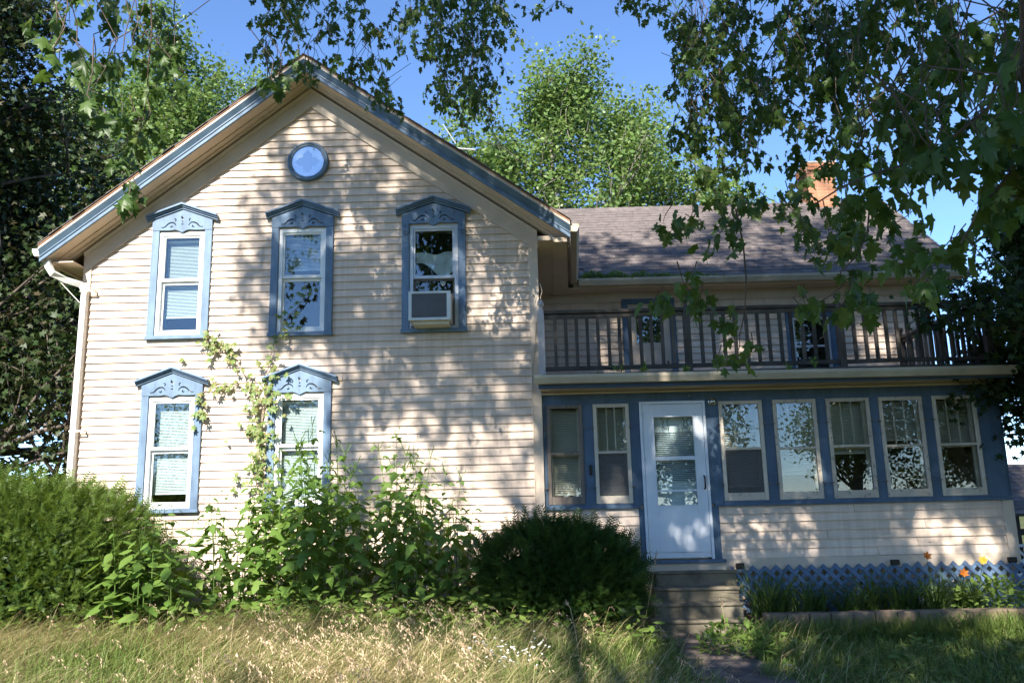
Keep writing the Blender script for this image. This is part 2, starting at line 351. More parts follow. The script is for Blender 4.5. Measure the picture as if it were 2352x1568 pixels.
RAGW = leaf_fan([(0,0),(0.16,0.14),(0.50,0.30),(0.24,0.40),(0.15,0.46),(0.22,0.66),(0,1.0)], 0.35, 0.25, 0.35)
LEAF5 = None
def five_leaflets():
    tv, tf = leaf_fan([(0,0),(0.20,0.42),(0.16,0.70),(0,1)], 0.45, 0.2, 0.25); V = []; F = []
    for a, sc in ((0,1),(42,0.9),(-42,0.9),(86,0.68),(-86,0.68)):
        c, s = math.cos(R(a)), math.sin(R(a)); m = np.array([[c,s,0],[-s,c,0],[0,0,1]])*sc
        F.append(tf + len(V)*len(tv)); V.append(tv @ m.T)
    return np.concatenate(V), np.concatenate(F)
LEAF5 = five_leaflets()

# ---------------------------------------------------------------- ground
def gz(x, y):
    x = np.asarray(x, float); y = np.asarray(y, float)
    near = np.clip((y+6.0)/4.4, 0, 1)
    return 0.05*near + 0.27*near*np.clip((1.2-x)/2.2, 0, 1)*np.clip((14-np.abs(x))/4, 0, 1)*np.clip((12-y)/4, 0, 1) - 0.02*np.sin(x*1.7+y)*np.sin(y*1.3)*np.clip(1-np.abs(y)/15,0,1)
def build_ground():
    a = np.concatenate([-np.geomspace(400, 14, 9), np.linspace(-12, 12, 61), np.geomspace(14, 400, 9)])
    X, Y = np.meshgrid(a, a, indexing='ij'); n = len(a)
    V = np.stack([X, Y, gz(X, Y)], axis=2).reshape(-1,3)
    i, j = np.meshgrid(np.arange(n-1), np.arange(n-1), indexing='ij'); q = (i*n+j).ravel()
    F = np.stack([q, q+n, q+n+1, q+1], axis=1)
    me = fast_mesh('ground', V, F, GROUND, True); o = link(bpy.data.objects.new('ground', me)); tag(o, kind='structure', label='rough lawn and soil around the house')
build_ground()
def build_path():
    pth = empty('path', (1.9,-1.5,0.08)); tag(pth, label='cracked stone path leading to the front steps', kind='structure')
    rows = [(1.42,2.16,-0.82,-1.06),(1.48,2.22,-1.09,-1.42),(1.50,2.18,-1.45,-1.72),(1.46,2.20,-1.76,-2.15),(1.44,2.2,-2.19,-2.6),(1.4,2.2,-2.64,-3.1),(1.4,2.2,-3.14,-3.7)]
    for a, b, y1, y0 in rows:
        n = 2 if random.random() < 0.6 else 1
        xs = [a, a+(b-a)*random.uniform(0.4,0.6), b] if n == 2 else [a, b]
        for i in range(n):
            z = float(gz(1.8, y0)); mb = MB(); h = z+0.03+random.uniform(-.008,.012); j = lambda: random.uniform(-.02,.02)
            x0, x1 = xs[i]+.008, xs[i+1]-.008
            p = [(x0+j(),y0+j(),z-.05),(x1+j(),y0+j(),z-.05),(x1+j(),y1+j(),z-.05),(x0+j(),y1+j(),z-.05)]
            mb.hexa(p + [(q[0],q[1],h+random.uniform(-.006,.006)) for q in p]); mb.build('paving_stone', MATS['path stone'], pth, bevel=0.008)
paint('path stone', (0.16,0.12,0.10), (0.085,0.065,0.055), rough=0.95, scale=5, per_obj=0.12, bump=0.6)
build_path()

# ================================================================ the house
HOUSE = empty('farmhouse', (0,0,0))
tag(HOUSE, 'peach clapboard farmhouse with blue trim, front gable and enclosed porch', 'house')
XL, XR, AX = -5.83, 0.19, -2.86                 # gable wall sides and ridge
ZA, SLL, SLR = 7.585, 0.764, 0.70               # roof apex height and slopes
def zt(x): return ZA - (SLL*(AX-x) if x < AX else SLR*(x-AX))
EXL, EXR = -6.24, 0.64                          # eave ends
WING = 2.3                                      # wing wall plane
def fill_holes(mb, x0, x1, z0, z1, y0, y1, holes):
    xs = sorted({x0, x1, *[h[0] for h in holes], *[h[1] for h in holes]}); xs = [x for x in xs if x0 <= x <= x1]
    for a, b in zip(xs, xs[1:]):
        cuts = sorted((h[2], h[3]) for h in holes if h[0] < (a+b)/2 < h[1]); z = z0
        for c0, c1 in cuts:
            if c0 > z: mb.box(a, b, y0, y1, z, c0)
            z = max(z, c1)
        if z < z1: mb.box(a, b, y0, y1, z, z1)

# windows of the gable: centre, bottom, top of the casing legs, width
GW = [(-4.553, 3.79, 5.285, 0.81), (-2.925, 3.79, 5.285, 0.83), (-1.163, 3.79, 5.285, 0.85), (-4.566, 1.555, 3.045, 0.80), (-2.905, 1.555, 3.045, 0.82)]
gh = [(c-w/2+.075, c+w/2-.075, b+.04, t) for c, b, t, w in GW]
# ---- gable wall sheathing and clapboards
mb = MB(); fill_holes(mb, XL, XR, 0.0, 4.75, 0.004, 0.12, [g for g in gh if g[3] < 4.75] + [(g[0],g[1],g[2],4.75) for g in gh if g[3] > 4.75])
xl, xr = XL, XR
mb2 = [(g[0],g[1],4.75,g[3]) for g in gh if g[3] > 4.75]
fill_holes(mb, XL+.05, XR-.05, 4.75, 5.33, 0.004, 0.12, mb2)
mb.prism([(XL+.3,5.33),(XR-.3,5.33),(AX,ZA-.3)], 0.004, 0.12)
mb.box(XL+.003, XL+.12, 0.12, 7.0, 0, 4.75); mb.box(XR-.12, XR-.003, 0.12, 7.0, 0, 4.75); mb.box(XL, XR, 7.0, 7.1, 0, 4.75)
mb.prism([(XL,4.75),(XR,4.75),(AX,ZA-.2)], 7.0, 7.1)
GWALL = mb.build('gable_wall', SHEATH, HOUSE)
one('interior_floor', DARKROOM, HOUSE, (XL+.13, XR-.13, 0.13, 6.9, 3.2, 3.3))
one('partition_wall', DARKROOM, HOUSE, (XL+.13, XR-.13, 2.4, 2.5, 0.1, 5.6))
def board(name, x0, x1, z0, e, ybase, parent, mat, xl_top=None, xr_top=None, bottom=0.025, top=0.004, wob=0.0045):
    """one clapboard: thick lower edge, thin upper edge tucked under the next one"""
    a, b = random.uniform(-wob, wob), random.uniform(-wob, wob); zz = z0+e+0.012
    xl_t = x0 if xl_top is None else xl_top; xr_t = x1 if xr_top is None else xr_top
    k = max(1, int((x1-x0)/1.2)); mb = MB(); V = []
    for i in range(k+1):
        t = i/k; w = a*(1-t)+b*t + (random.uniform(-wob, wob)*0.6 if 0 < i < k else 0)
        xb = x0+(x1-x0)*t; xt = xl_t+(xr_t-xl_t)*t; yj = random.uniform(-.002,.002)
        V += [(xb,ybase-bottom+yj,z0+w),(xb,ybase,z0+w),(xt,ybase-top+yj*.3,zz+w),(xt,ybase,zz+w)]
    F = [(0,2,3,1),(4*k,4*k+1,4*k+3,4*k+2)]
    for i in range(k):
        o = 4*i; F += [(o,o+4,o+6,o+2),(o+1,o+3,o+7,o+5),(o,o+1,o+5,o+4),(o+2,o+6,o+7,o+3)]
    mb.add(V, F); return mb.build(name, mat, parent)
def courses(z0, z1, e, limits, holes, ybase, parent, mat, split=0.35, slope=None):
    z = z0
    while z < z1:
        x0, x1 = limits(z); 
        if x1-x0 < 0.12: break
        segs = [(x0, x1)]
        for h in holes:
            if h[2] < z+e*0.5 < h[3]:
                ns = []
                for a, b in segs:
                    if h[1] <= a or h[0] >= b: ns.append((a, b))
                    else:
                        if h[0]-a > .02: ns.append((a, h[0]))
                        if b-h[1] > .02: ns.append((h[1], b))
                segs = ns
        out = []
        for a, b in segs:
            if b-a > 1.6 and random.random() < split:
                c = a+(b-a)*random.uniform(0.25, 0.75); out += [(a, c-.003), (c+.003, b)]
            else: out.append((a, b))
        xt0, xt1 = limits(z+e)
        for a, b in out:
            ta = xt0 if a == x0 else a; tb = xt1 if b == x1 else b
            if tb-ta > .02: board('clapboard', a, b, z, e, ybase, parent, mat, ta, tb)
        z += e
def glim(z):
    d = 0.50
    l = max(XL+.05, AX-(ZA-d-z)/SLL); r = min(XR-.05, AX+(ZA-d-z)/SLR); return l, r
gboard = [(c-w/2+.05, c+w/2-.05, b-.01, t+.10) for c, b, t, w in GW]
courses(0.35, 7.1, 0.1015, glim, gboard, 0.0, GWALL, SIDING)
# ---- corner boards, frieze, rake trim
one('corner_board', TRIM, HOUSE, (XL-.03, XL+.075, -.036, .0, 0.15, 4.86), (XL-.03, XL-.002, .0, .12, 0.15, 4.86), bevel=.003)
one('corner_board', TRIM, HOUSE, (XR-.095, XR+.03, -.036, .0, 0.15, 4.98), (XR+.002, XR+.03, .0, 2.29, 3.11, 4.98), bevel=.003)
def rake(name, mat, side, d0, d1, y0, y1, xe, y0b=None, y1b=None):
    """sloped bar under the roof line; y0b: front plane at its lower edge (tilted moulding)"""
    mb = MB(); y0b = y0 if y0b is None else y0b
    xa, xb = (xe, AX) if side < 0 else (AX, xe)
    lo = [(xa,y0b,zt(xa)-d1),(xb,y0b,zt(xb)-d1),(xb,y1,zt(xb)-d1),(xa,y1,zt(xa)-d1)]
    hi = [(xa,y0,zt(xa)-d0),(xb,y0,zt(xb)-d0),(xb,y1,zt(xb)-d0),(xa,y1,zt(xa)-d0)]
    mb.hexa(lo+hi); return mb.build(name, mat, HOUSE)
for s, xe in ((-1, EXL), (1, EXR)):
    xf = XL-.03 if s < 0 else XR+.03
    rake('frieze_board', TRIM, s, .335, .562, -.040, .0, xf)
    rake('frieze_moulding', TRIM, s, .295, .345, -.075, -.002, xf, -.045)
    rake('drip_edge', DRIP, s, .012, .026, -.478, -.44, xe)
    rake('rake_edge_board', TRIM, s, .026, .068, -.468, -.30, xe)
    rake('crown_moulding', SLATE, s, .068, .148, -.470, -.30, xe, -.425)
    rake('crown_moulding_band', SLATE, s, .148, .166, -.432, -.30, xe)
    rake('rake_board', BLUE, s, .166, .222, -.420, -.385, xe)
    rake('soffit_board', SOFFIT, s, .195, .215, -.384, -.20, xe)
    rake('soffit_board', SOFFIT, s, .215, .235, -.205, -.0, xe)
    rake('soffit_board', SOFFIT, s, .235, .262, -.12, -.0, xe)
# roof slabs (underside boards run along the side eaves too)
def roof_slab(s):
    mb = MB(); yb = 7.4
    if s < 0:
        def sec(y, e): return [(e,y,zt(e)-.19),(AX,y,ZA-.19),(AX,y,ZA-.012),(e,y,zt(e)-.012)]
        A, B = sec(-.30, EXL), sec(yb, EXL)
        mb.add(A+B, [(0,1,2,3),(7,6,5,4),(0,4,5,1),(1,5,6,2),(2,6,7,3),(3,7,4,0)])
    else:
        ys = [(-.30, EXR), (2.1, EXR+.16), (yb, EXR+.16)]; V = []
        for y, e in ys: V += [(AX,y,ZA-.19),(e,y,zt(EXR)-.19-.03*(y > 0)),(e,y,zt(EXR)-.012-.03*(y > 0)),(AX,y,ZA-.012)]
        F = [(0,1,2,3),(8+3,8+2,8+1,8)]
        for o in (0,4): F += [(o,o+4,o+5,o+1),(o+1,o+5,o+6,o+2),(o+2,o+6,o+7,o+3),(o+3,o+7,o+4,o)]
        mb.add(V, F)
    return mb.build('gable_roof', SOFFIT, HOUSE)
for s in (-1, 1):
    rs = roof_slab(s); mb = MB(); xe = EXL if s < 0 else EXR
    xa, xb = (xe-.02, AX) if s < 0 else (AX, xe+.02)
    mb.hexa([(xa,-.48,zt(xa)-.011),(xb,-.48,zt(xb)-.011),(xb,7.4,zt(xb)-.011),(xa,7.4,zt(xa)-.011),(xa,-.48,zt(xa)+.004),(xb,-.48,zt(xb)+.004),(xb,7.4,zt(xb)+.004),(xa,7.4,zt(xa)+.004)])
    mb.build('roof_cover', ROOFDARK, HOUSE)
    # shingle butts along the rake edge, uneven
    n = 24; mb0 = MB(); L = math.hypot(1, SLL if s < 0 else SLR)
    for i in range(n):
        t0 = i/n; t1 = (i+1)/n+.004; x0 = xe+(AX-xe)*t0; x1 = xe+(AX-xe)*t1; yj = -.492+random.uniform(-.012,.010)
        b = MB(); a, c = (x0, x1) if s < 0 else (x1, x0)
        h0 = .004 if s < 0 else .012; h1 = .012 if s < 0 else .004
        b.hexa([(a,yj,zt(a)+.003),(c,yj,zt(c)+.003),(c,.6,zt(c)+.003),(a,.6,zt(a)+.003),(a,yj,zt(a)+.004+(.014 if s<0 else .004)),(c,yj,zt(c)+.004+(.004 if s<0 else .014)),(c,.6,zt(c)+.008),(a,.6,zt(a)+.014)])
        b.build('shingle', SHINGLE, rs)
# frieze returns: panel strips under the side eaves
one('eave_soffit', SOFFIT, HOUSE, (XL-.30, XL-.03, -.30, 7.0, 4.80, 4.815), (XL-.36, XL-.30, -.30, 7.0, 4.775, 4.80), (XL-.045, XL-.03, 0.0, 7.0, 4.60, 4.80))
def eave_right():
    mb = MB(); z = 4.90
    for a0, a1, b0, b1, dz in ((.22,.42,.22,.50,0),(.42,.60,.50,.74,-.025)):
        mb.hexa([(a0,-.36,z+dz),(a1,-.36,z+dz),(b1,2.2,z-.06+dz),(b0,2.2,z-.06+dz),(a0,-.36,z+dz+.06),(a1,-.36,z+dz+.06),(b1,2.2,z+dz),(b0,2.2,z+dz)])
    mb.build('eave_soffit', SOFFIT, HOUSE)
eave_right()
# ---- gutters and downspout of the gable
def gutter(name, mat, a, b, h=0.10, w=0.115, outward=(-1,0)):
    """trough from a to b (top back edge); outward = horizontal unit vector away from the wall"""
    a = np.array(a, float); b = np.array(b, float); o = np.array([outward[0], outward[1], 0.0])
    prof = [(0,0),(0,-h),(w*0.72,-h),(w,-h*0.35),(w,0),(w-.012,0),(w-.012,-h*0.33),(w*0.68,-h+.012),(.010,-h+.012),(.010,0)]
    V = [a+o*x+np.array([0,0,z]) for x, z in prof] + [b+o*x+np.array([0,0,z]) for x, z in prof]; k = len(prof)
    mb = MB(); mb.add(V, [(i,(i+1)%k,(i+1)%k+k,i+k) for i in range(k)])
    for q, sgn in ((0,1),(k,-1)):
        f = tuple(q+i for i in range(5)); mb.add([V[i] for i in f], [tuple(range(5)) if sgn > 0 else tuple(range(4,-1,-1))])
    return mb.build(name, mat, HOUSE)
gutter('gutter', GUTTERW, (EXL+.01,-.40,4.965), (EXL+.01,7.2,4.93), .10, .125, (-1,0))
gutter('gutter', GUTTER, (EXR+.005,-.42,5.095), (EXR+.135,1.96,5.02), .105, .115, (1,0))
ds = [P(108,598,-.33), P(112,612,-.33), P(121,628,-.32), P(150,643,-.20), P(186,654,-.085), P(196,668,-.075), P(194,690,-.075)]
xd = ds[-1][0]
mb = MB(); mb.sweep(ds + [(xd, -.075, 3.0), (xd, -.075, .25)], .082, .062, up=(0.2,1,0)); DSP = mb.build('downspout', GUTTERW, HOUSE, bevel=.006)
for zz in (4.45, 2.6): one('strap', GUTTERW, DSP, (xd-.05, xd+.13, -.112, -.104, zz, zz+.02), (xd+.12, xd+.14, -.112, -.03, zz, zz+.02))
mb = MB(); mb.tube([P(118,625,-.30), P(150,660,-.2), P(183,695,-.11)], .006, 5); mb.build('cable', GUTTERW, HOUSE)
mb = MB(); mb.tube([(XR-.085,-.045,3.35),(XR-.09,-.05,2.9),(XR-.08,-.045,2.4),(XR-.088,-.05,1.9),(XR-.08,-.045,1.3)], .004, 5)
mb.tube([(XR+.05,-.02,4.42),(XR+.075,-.04,4.30),(XR+.05,-.03,4.22),(XR+.09,-.05,4.12),(XR+.04,-.04,4.02),(XR-.02,-.045,3.85),(XR-.05,-.045,3.5),(XR-.085,-.045,3.3)], .004, 5)
mb.build('cable', TRIM, HOUSE)

# ---- plate with real cut-outs (2D curve with holes turned to mesh)
def plate(name, loops, y0, y1, mat, parent):
    cu = bpy.data.curves.new(name, 'CURVE'); cu.dimensions = '2D'; cu.fill_mode = 'BOTH'; cu.extrude = (y1-y0)/2
    for lp in loops:
        sp = cu.splines.new('POLY'); sp.points.add(len(lp)-1); sp.use_cyclic_u = True
        for p, (x, z) in zip(sp.points, lp): p.co = (x, z, 0, 1)
    tmp = bpy.data.objects.new(name, cu); COL.objects.link(tmp)
    dg = bpy.context.evaluated_depsgraph_get(); me = bpy.data.meshes.new_from_object(tmp.evaluated_get(dg))
    bpy.data.objects.remove(tmp); 
    co = np.empty(len(me.vertices)*3); me.vertices.foreach_get('co', co); co = co.reshape(-1,3)
    co = np.stack([co[:,0], (y0+y1)/2 - co[:,2], co[:,1]], axis=1); me.vertices.foreach_set('co', co.ravel())
    me.materials.clear(); me.materials.append(mat); me.update()
    o = bpy.data.objects.new(name, me); link(o, parent); o.location = -wloc(parent) if parent else (0,0,0); return o
def ribbon(pts, w):
    pts = [np.array(p, float) for p in pts]; L, Rr = [], []
    for i, p in enumerate(pts):
        t = pts[min(i+1,len(pts)-1)]-pts[max(i-1,0)]; t /= np.linalg.norm(t)+1e-9; nn = np.array([-t[1],t[0]])
        ww = w*(0.35+0.65*math.sin(math.pi*(i+.4)/(len(pts)-.2))); L.append(p+nn*ww/2); Rr.append(p-nn*ww/2)
    return [tuple(q) for q in L+Rr[::-1]]
def arc(cx, cz, r, a0, a1, n=7): return [(cx+r*math.cos(R(a0+(a1-a0)*i/n)), cz+r*math.sin(R(a0+(a1-a0)*i/n))) for i in range(n+1)]
def gable_window(c, b, t, w, style):
    W = empty('window', (c, 0, b), HOUSE); x0, x1 = c-w/2, c+w/2; lw = .098; yf = -.052
    one('casing', BLUE, W, (x0, x0+lw, yf, .0, b+.052, t-.002), bevel=.003)
    one('casing', BLUE, W, (x1-lw, x1, yf, .0, b+.052, t-.002), bevel=.003)
    one('sill', BLUE, W, (x0-.012, x1+.012, yf-.022, .06, b, b+.05), bevel=.003)
    one('reveal', TRIM, W, (x0+lw-.02, x0+lw+.012, -.02, .10, b+.05, t), (x1-lw-.012, x1-lw+.02, -.02, .10, b+.05, t), (x0+lw+.012, x1-lw-.012, -.02, .10, t-.02, t+.03))
    # pediment board with fretwork cut-outs
    zc, zp = t+.135, t+.285
    out = [(x0, t), (c-.16, t), (c-.09, t+.008), (c-.05, t-.006), (c-.02, t-.022), (c, t-.03), (c+.02, t-.022), (c+.05, t-.006), (c+.09, t+.008), (c+.16, t), (x1, t), (x1, zc), (c, zp), (x0, zc)]
    holes = []
    for sg in (-1, 1):
        f = lambda px, pz: (c+sg*px, t+pz)
        holes.append(ribbon([f(.285,.042), f(.25,.040), f(.225,.055), f(.20,.085), f(.165,.105), f(.125,.108), f(.095,.085), f(.085,.06)], .020))
        holes.append(ribbon([f(.10,.120), f(.088,.142), f(.098,.160), f(.115,.158)], .016))
        holes.append(ribbon([f(.165,.052), f(.150,.040), f(.135,.050), f(.142,.068)], .018))
    holes.append(ribbon([(c-.008,t+.20),(c-.016,t+.182),(c+.004,t+.165),(c+.016,t+.15)], .022))
    holes.append(ribbon([(c-.004,t+.13),(c+.004,t+.112)], .018)); holes.append(ribbon([(c-.016,t+.082),(c+.016,t+.082)], .016))
    holes = [h if sum(h[i][0]*h[(i+1)%len(h)][1]-h[(i+1)%len(h)][0]*h[i][1] for i in range(len(h))) < 0 else h[::-1] for h in holes]
    plate('pediment', [out]+holes, yf-.006, -.012, BLUE, W)
    one('pediment_backing', SIDING, W, (x0+.01, x1-.01, -.011, .0, t+.0, t+.13))
    for sg in (-1, 1):                          # stepped crown moulding, each side
        mb = MB(); xe = c+sg*(w/2+.075); z0, z1 = zc-.012, zp+.012
        for k, (h0, h1, yy) in enumerate(((0,.026,-.075),(.026,.050,-.098),(.050,.078,-.125))):
            q = [(xe,yy,z0+h0),(c,yy,z1+h0),(c,.0,z1+h0),(xe,.0,z0+h0),(xe,yy,z0+h1-.004),(c,yy,z1+h1-.004),(c,.0,z1+h1-.004),(xe,.0,z0+h1-.004)]
            if sg > 0: q = [q[1],q[0],q[3],q[2],q[5],q[4],q[7],q[6]]
            mb.hexa(q)
        mb.build('crown_moulding', BLUE, W)
    if style == 'ac':
        for sg in (-1, 1):                      # little bracket cut at the top of the casing
            cx = c+sg*(w/2-lw/2); plate('bracket', [[(cx-.045,t-.12),(cx-.02,t-.14),(cx,t-.165),(cx+.02,t-.14),(cx+.045,t-.12),(cx+.045,t-.002),(cx-.045,t-.002)], ribbon([(cx-.012,t-.03),(cx+.012,t-.045)], .014), ribbon([(cx+.03,t-.10),(cx,t-.13),(cx-.03,t-.10)][::-1], .012)], yf-.02, yf-.001, BLUE, W)
    i0, i1, zb, ztp = x0+lw+.004, x1-lw-.004, b+.052, t-.022
    fm = VINYL if style != 'ac' else ALU; fw = .048
    F = one('window_frame', fm, W, (i0, i0+fw, -.028, .06, zb, ztp), (i1-fw, i1, -.028, .06, zb, ztp), (i0+fw, i1-fw, -.028, .06, ztp-fw, ztp), (i0+fw, i1-fw, -.034, .06, zb, zb+.042), bevel=.003)
    j0, j1, k0, k1 = i0+fw, i1-fw, zb+.042, ztp-fw; zm = k0+(k1-k0)*(.54 if style != 'ac' else .50); sw = .026
    one('upper_sash', fm, W, (j0, j0+sw, -.012, .02, zm-.02, k1), (j1-sw, j1, -.012, .02, zm-.02, k1), (j0+sw, j1-sw, -.012, .02, k1-sw, k1), (j0+sw, j1-sw, -.014, .02, zm-.02, zm+.022), bevel=.002)
    one('pane', GLASS, W, (j0+sw, j1-sw, .003, .007, zm+.022, k1-sw))
    if style != 'ac':
        one('lower_sash', fm, W, (j0, j0+sw, .022, .05, k0, zm-.02), (j1-sw, j1, .022, .05, k0, zm-.02), (j0+sw, j1-sw, .022, .05, k0, k0+.04), (j0+sw, j1-sw, .022, .05, zm-.06, zm-.02), bevel=.002)
        one('pane', GLASS, W, (j0+sw, j1-sw, .034, .038, k0+.04, zm-.06))
        drop = {'w1': .16, 'w2': .62, 'w4': .10, 'w5': .0}[style]; lo = k0+.02+(k1-k0)*drop
        mb = MB(); z = k1-.07
        mb.box(j0+.005, j1-.005, .098, .125, k1-.06, k1-.03)
        while z > lo:
            mb.hexa([(j0+.01,.096,z-.0075),(j1-.01,.096,z-.0075),(j1-.01,.118,z+.0105),(j0+.01,.118,z+.0105),(j0+.01,.096,z-.006),(j1-.01,.096,z-.006),(j1-.01,.118,z+.012),(j0+.01,.118,z+.012)]); z -= .0195
        mb.box(j0+.01, j1-.01, .098, .120, lo-.014, lo+.002)
        mb.build('blind', BLIND, W)
        one('room_backing', DARKROOM, W, (i0-.05, i1+.05, .45, .47, b-.1, t+.1))
    else:
        zq = k0+(k1-k0)*.235
        one('lower_sash', BAREWOOD, W, (j0, j0+sw, .022, .05, zq, zm-.02), (j1-sw, j1, .022, .05, zq, zm-.02), (j0+sw, j1-sw, .022, .05, zm-.045, zm-.02), bevel=.002)
        one('pane', GLASSW, W, (j0+sw, j1-sw, .034, .038, zq, zm-.045))
        # rag of cloth hung behind the upper pane
        u = np.linspace(0,1,15); V = []
        for r_ in range(5):
            for q in u:
                x = j0+.03+(j1-j0-.06)*q; top = zm+.36+.014*math.sin(q*9)-.02*math.sin(q*3.1)
                bot = zm+.12+.10*math.sin(q*5+1.0)-(.16*max(0,1-abs(q-.74)/.16))
                zz = top+(bot-top)*r_/4; V.append((x, .05+.012*math.sin(q*14+r_*1.3)+.01*r_/4, zz))
        mb = MB(); mb.add(V, [(r_*15+i, r_*15+i+1, (r_+1)*15+i+1, (r_+1)*15+i) for r_ in range(4) for i in range(14)]); mb.build('cloth', CLOTH, W, smooth=True)
        one('side_panel', BAREWOOD, W, (i1-.14, i1-fw, -.015, .01, zb+.04, zq+.12))
        one('room_backing', DARKROOM, W, (i0-.05, i1+.05, .7, .72, b-.1, t+.1))
    return W
for g, st in zip(GW, ('w1','w2','ac','w4','w5')): gable_window(*g, st)

# ---- round attic window with lace
RW = empty('round_window', (-2.878, 0, 6.22), HOUSE); rc = (-2.878, 0, 6.22)
mb = MB(); mb.lathe(rc, [(.285,0),(.285,-.055),(.272,-.075),(.252,-.075),(.240,-.064),(.226,-.064),(.218,-.052),(.218,-.005)], 'y', 40); mb.build('moulding_ring', SLATE, RW, smooth=False)
mb = MB(); mb.lathe(rc, [(.222,-.048),(.0001,-.048)], 'y', 40); mb.build('pane', GLASSB, RW)
mb = MB(); mb.lathe(rc, [(.222,-.034),(.0001,-.034)], 'y', 40); mb.build('window_backing', DARKROOM, RW)
circ = arc(rc[0], rc[2], .212, 0, 360, 40)[:-1]
quat = []
for i in range(72):
    a = 2*math.pi*i/72; rr = .128+.030*math.cos(4*a)+.008*math.cos(12*a); quat.append((rc[0]-.008+rr*math.cos(a), rc[2]+rr*math.sin(a)))
plate('lace', [circ, quat[::-1]], -.042, -.039, LACE, RW)

# ---------------------------------------------------------------- porch
PY = 0.03                                        # porch wall plane
PW = [(.27,.73),(.87,1.33),(2.478,3.032),(3.17,3.72),(3.85,4.40),(4.52,5.07),(5.20,5.75)]
PX0, PX1 = .225, 6.035; PZ0, PZ1 = 1.545, 2.80
DX0, DX1, DZ0, DZ1 = 1.462, 2.302, .845, 2.815
PORCH = MB()
ph = [(a+.02, b-.02, PZ0+.02, PZ1-.02) for a, b in PW] + [(DX0+.02, DX1-.02, DZ0, DZ1-.02)]
fill_holes(PORCH, PX0, PX1, .83, 2.965, PY, PY+.09, ph)
PORCH.box(PX1-.09, PX1, PY+.09, WING, .3, 2.965)
PORCHW = PORCH.build('porch_wall', SHEATH, HOUSE)
# blue face boards between and above the windows
BY = PY-.016
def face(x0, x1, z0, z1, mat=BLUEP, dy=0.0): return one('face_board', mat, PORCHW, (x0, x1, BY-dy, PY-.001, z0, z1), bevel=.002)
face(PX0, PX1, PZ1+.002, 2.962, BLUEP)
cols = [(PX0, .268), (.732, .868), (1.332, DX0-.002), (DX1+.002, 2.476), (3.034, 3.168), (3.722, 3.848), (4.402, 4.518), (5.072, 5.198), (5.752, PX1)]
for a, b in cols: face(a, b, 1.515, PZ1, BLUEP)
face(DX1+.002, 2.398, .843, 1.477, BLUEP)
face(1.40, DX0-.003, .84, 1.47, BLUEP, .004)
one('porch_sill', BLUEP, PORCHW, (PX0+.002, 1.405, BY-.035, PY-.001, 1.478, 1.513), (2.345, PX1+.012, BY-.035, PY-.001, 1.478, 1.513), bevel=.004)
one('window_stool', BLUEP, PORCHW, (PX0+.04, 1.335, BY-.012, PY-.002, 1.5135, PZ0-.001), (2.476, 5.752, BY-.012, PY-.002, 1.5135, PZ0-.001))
courses(.845, 1.44, .1075, lambda z: (2.40, 5.93), [], PY, PORCHW, SIDING, split=.8)
courses(.845, 1.44, .1075, lambda z: (PX0, 1.395), [], PY, PORCHW, SIDING, split=.3)
one('corner_board', TRIM, PORCHW, (5.915, 6.05, PY-.034, PY-.001, .70, 1.476), (6.037, 6.052, PY-.0, WING, .70, 2.9), bevel=.003)
one('skirt_board', TRIM, PORCHW, (PX0, 6.05, PY-.028, PY+.05, .70, .842), bevel=.003)
one('threshold', BLUEP, PORCHW, (1.40, 2.44, PY-.055, PY-.029, .80, .842), bevel=.004)
one('corner_moulding', BLUEP, PORCHW, (PX1+.001, PX1+.02, PY-.02, WING, 1.52, 2.96))
for k in range(13):
    x = .35+k*.44+random.uniform(-.05,.05)
    if x < 6: mb = MB(); mb.lathe((x, BY, 2.885+random.uniform(-.01,.012)), [(.0001,-.009),(.006,-.008),(.008,0)], 'y', 8); mb.build('screw_head', CHROME, PORCHW)
for x, yy in ((2.60, 0), (4.5, 0), (5.93, 0)):
    one('vent_block', DARKMETAL, PORCHW, (x-.05, x+.05, PY-.075, PY-.029, .725, .79), bevel=.006)
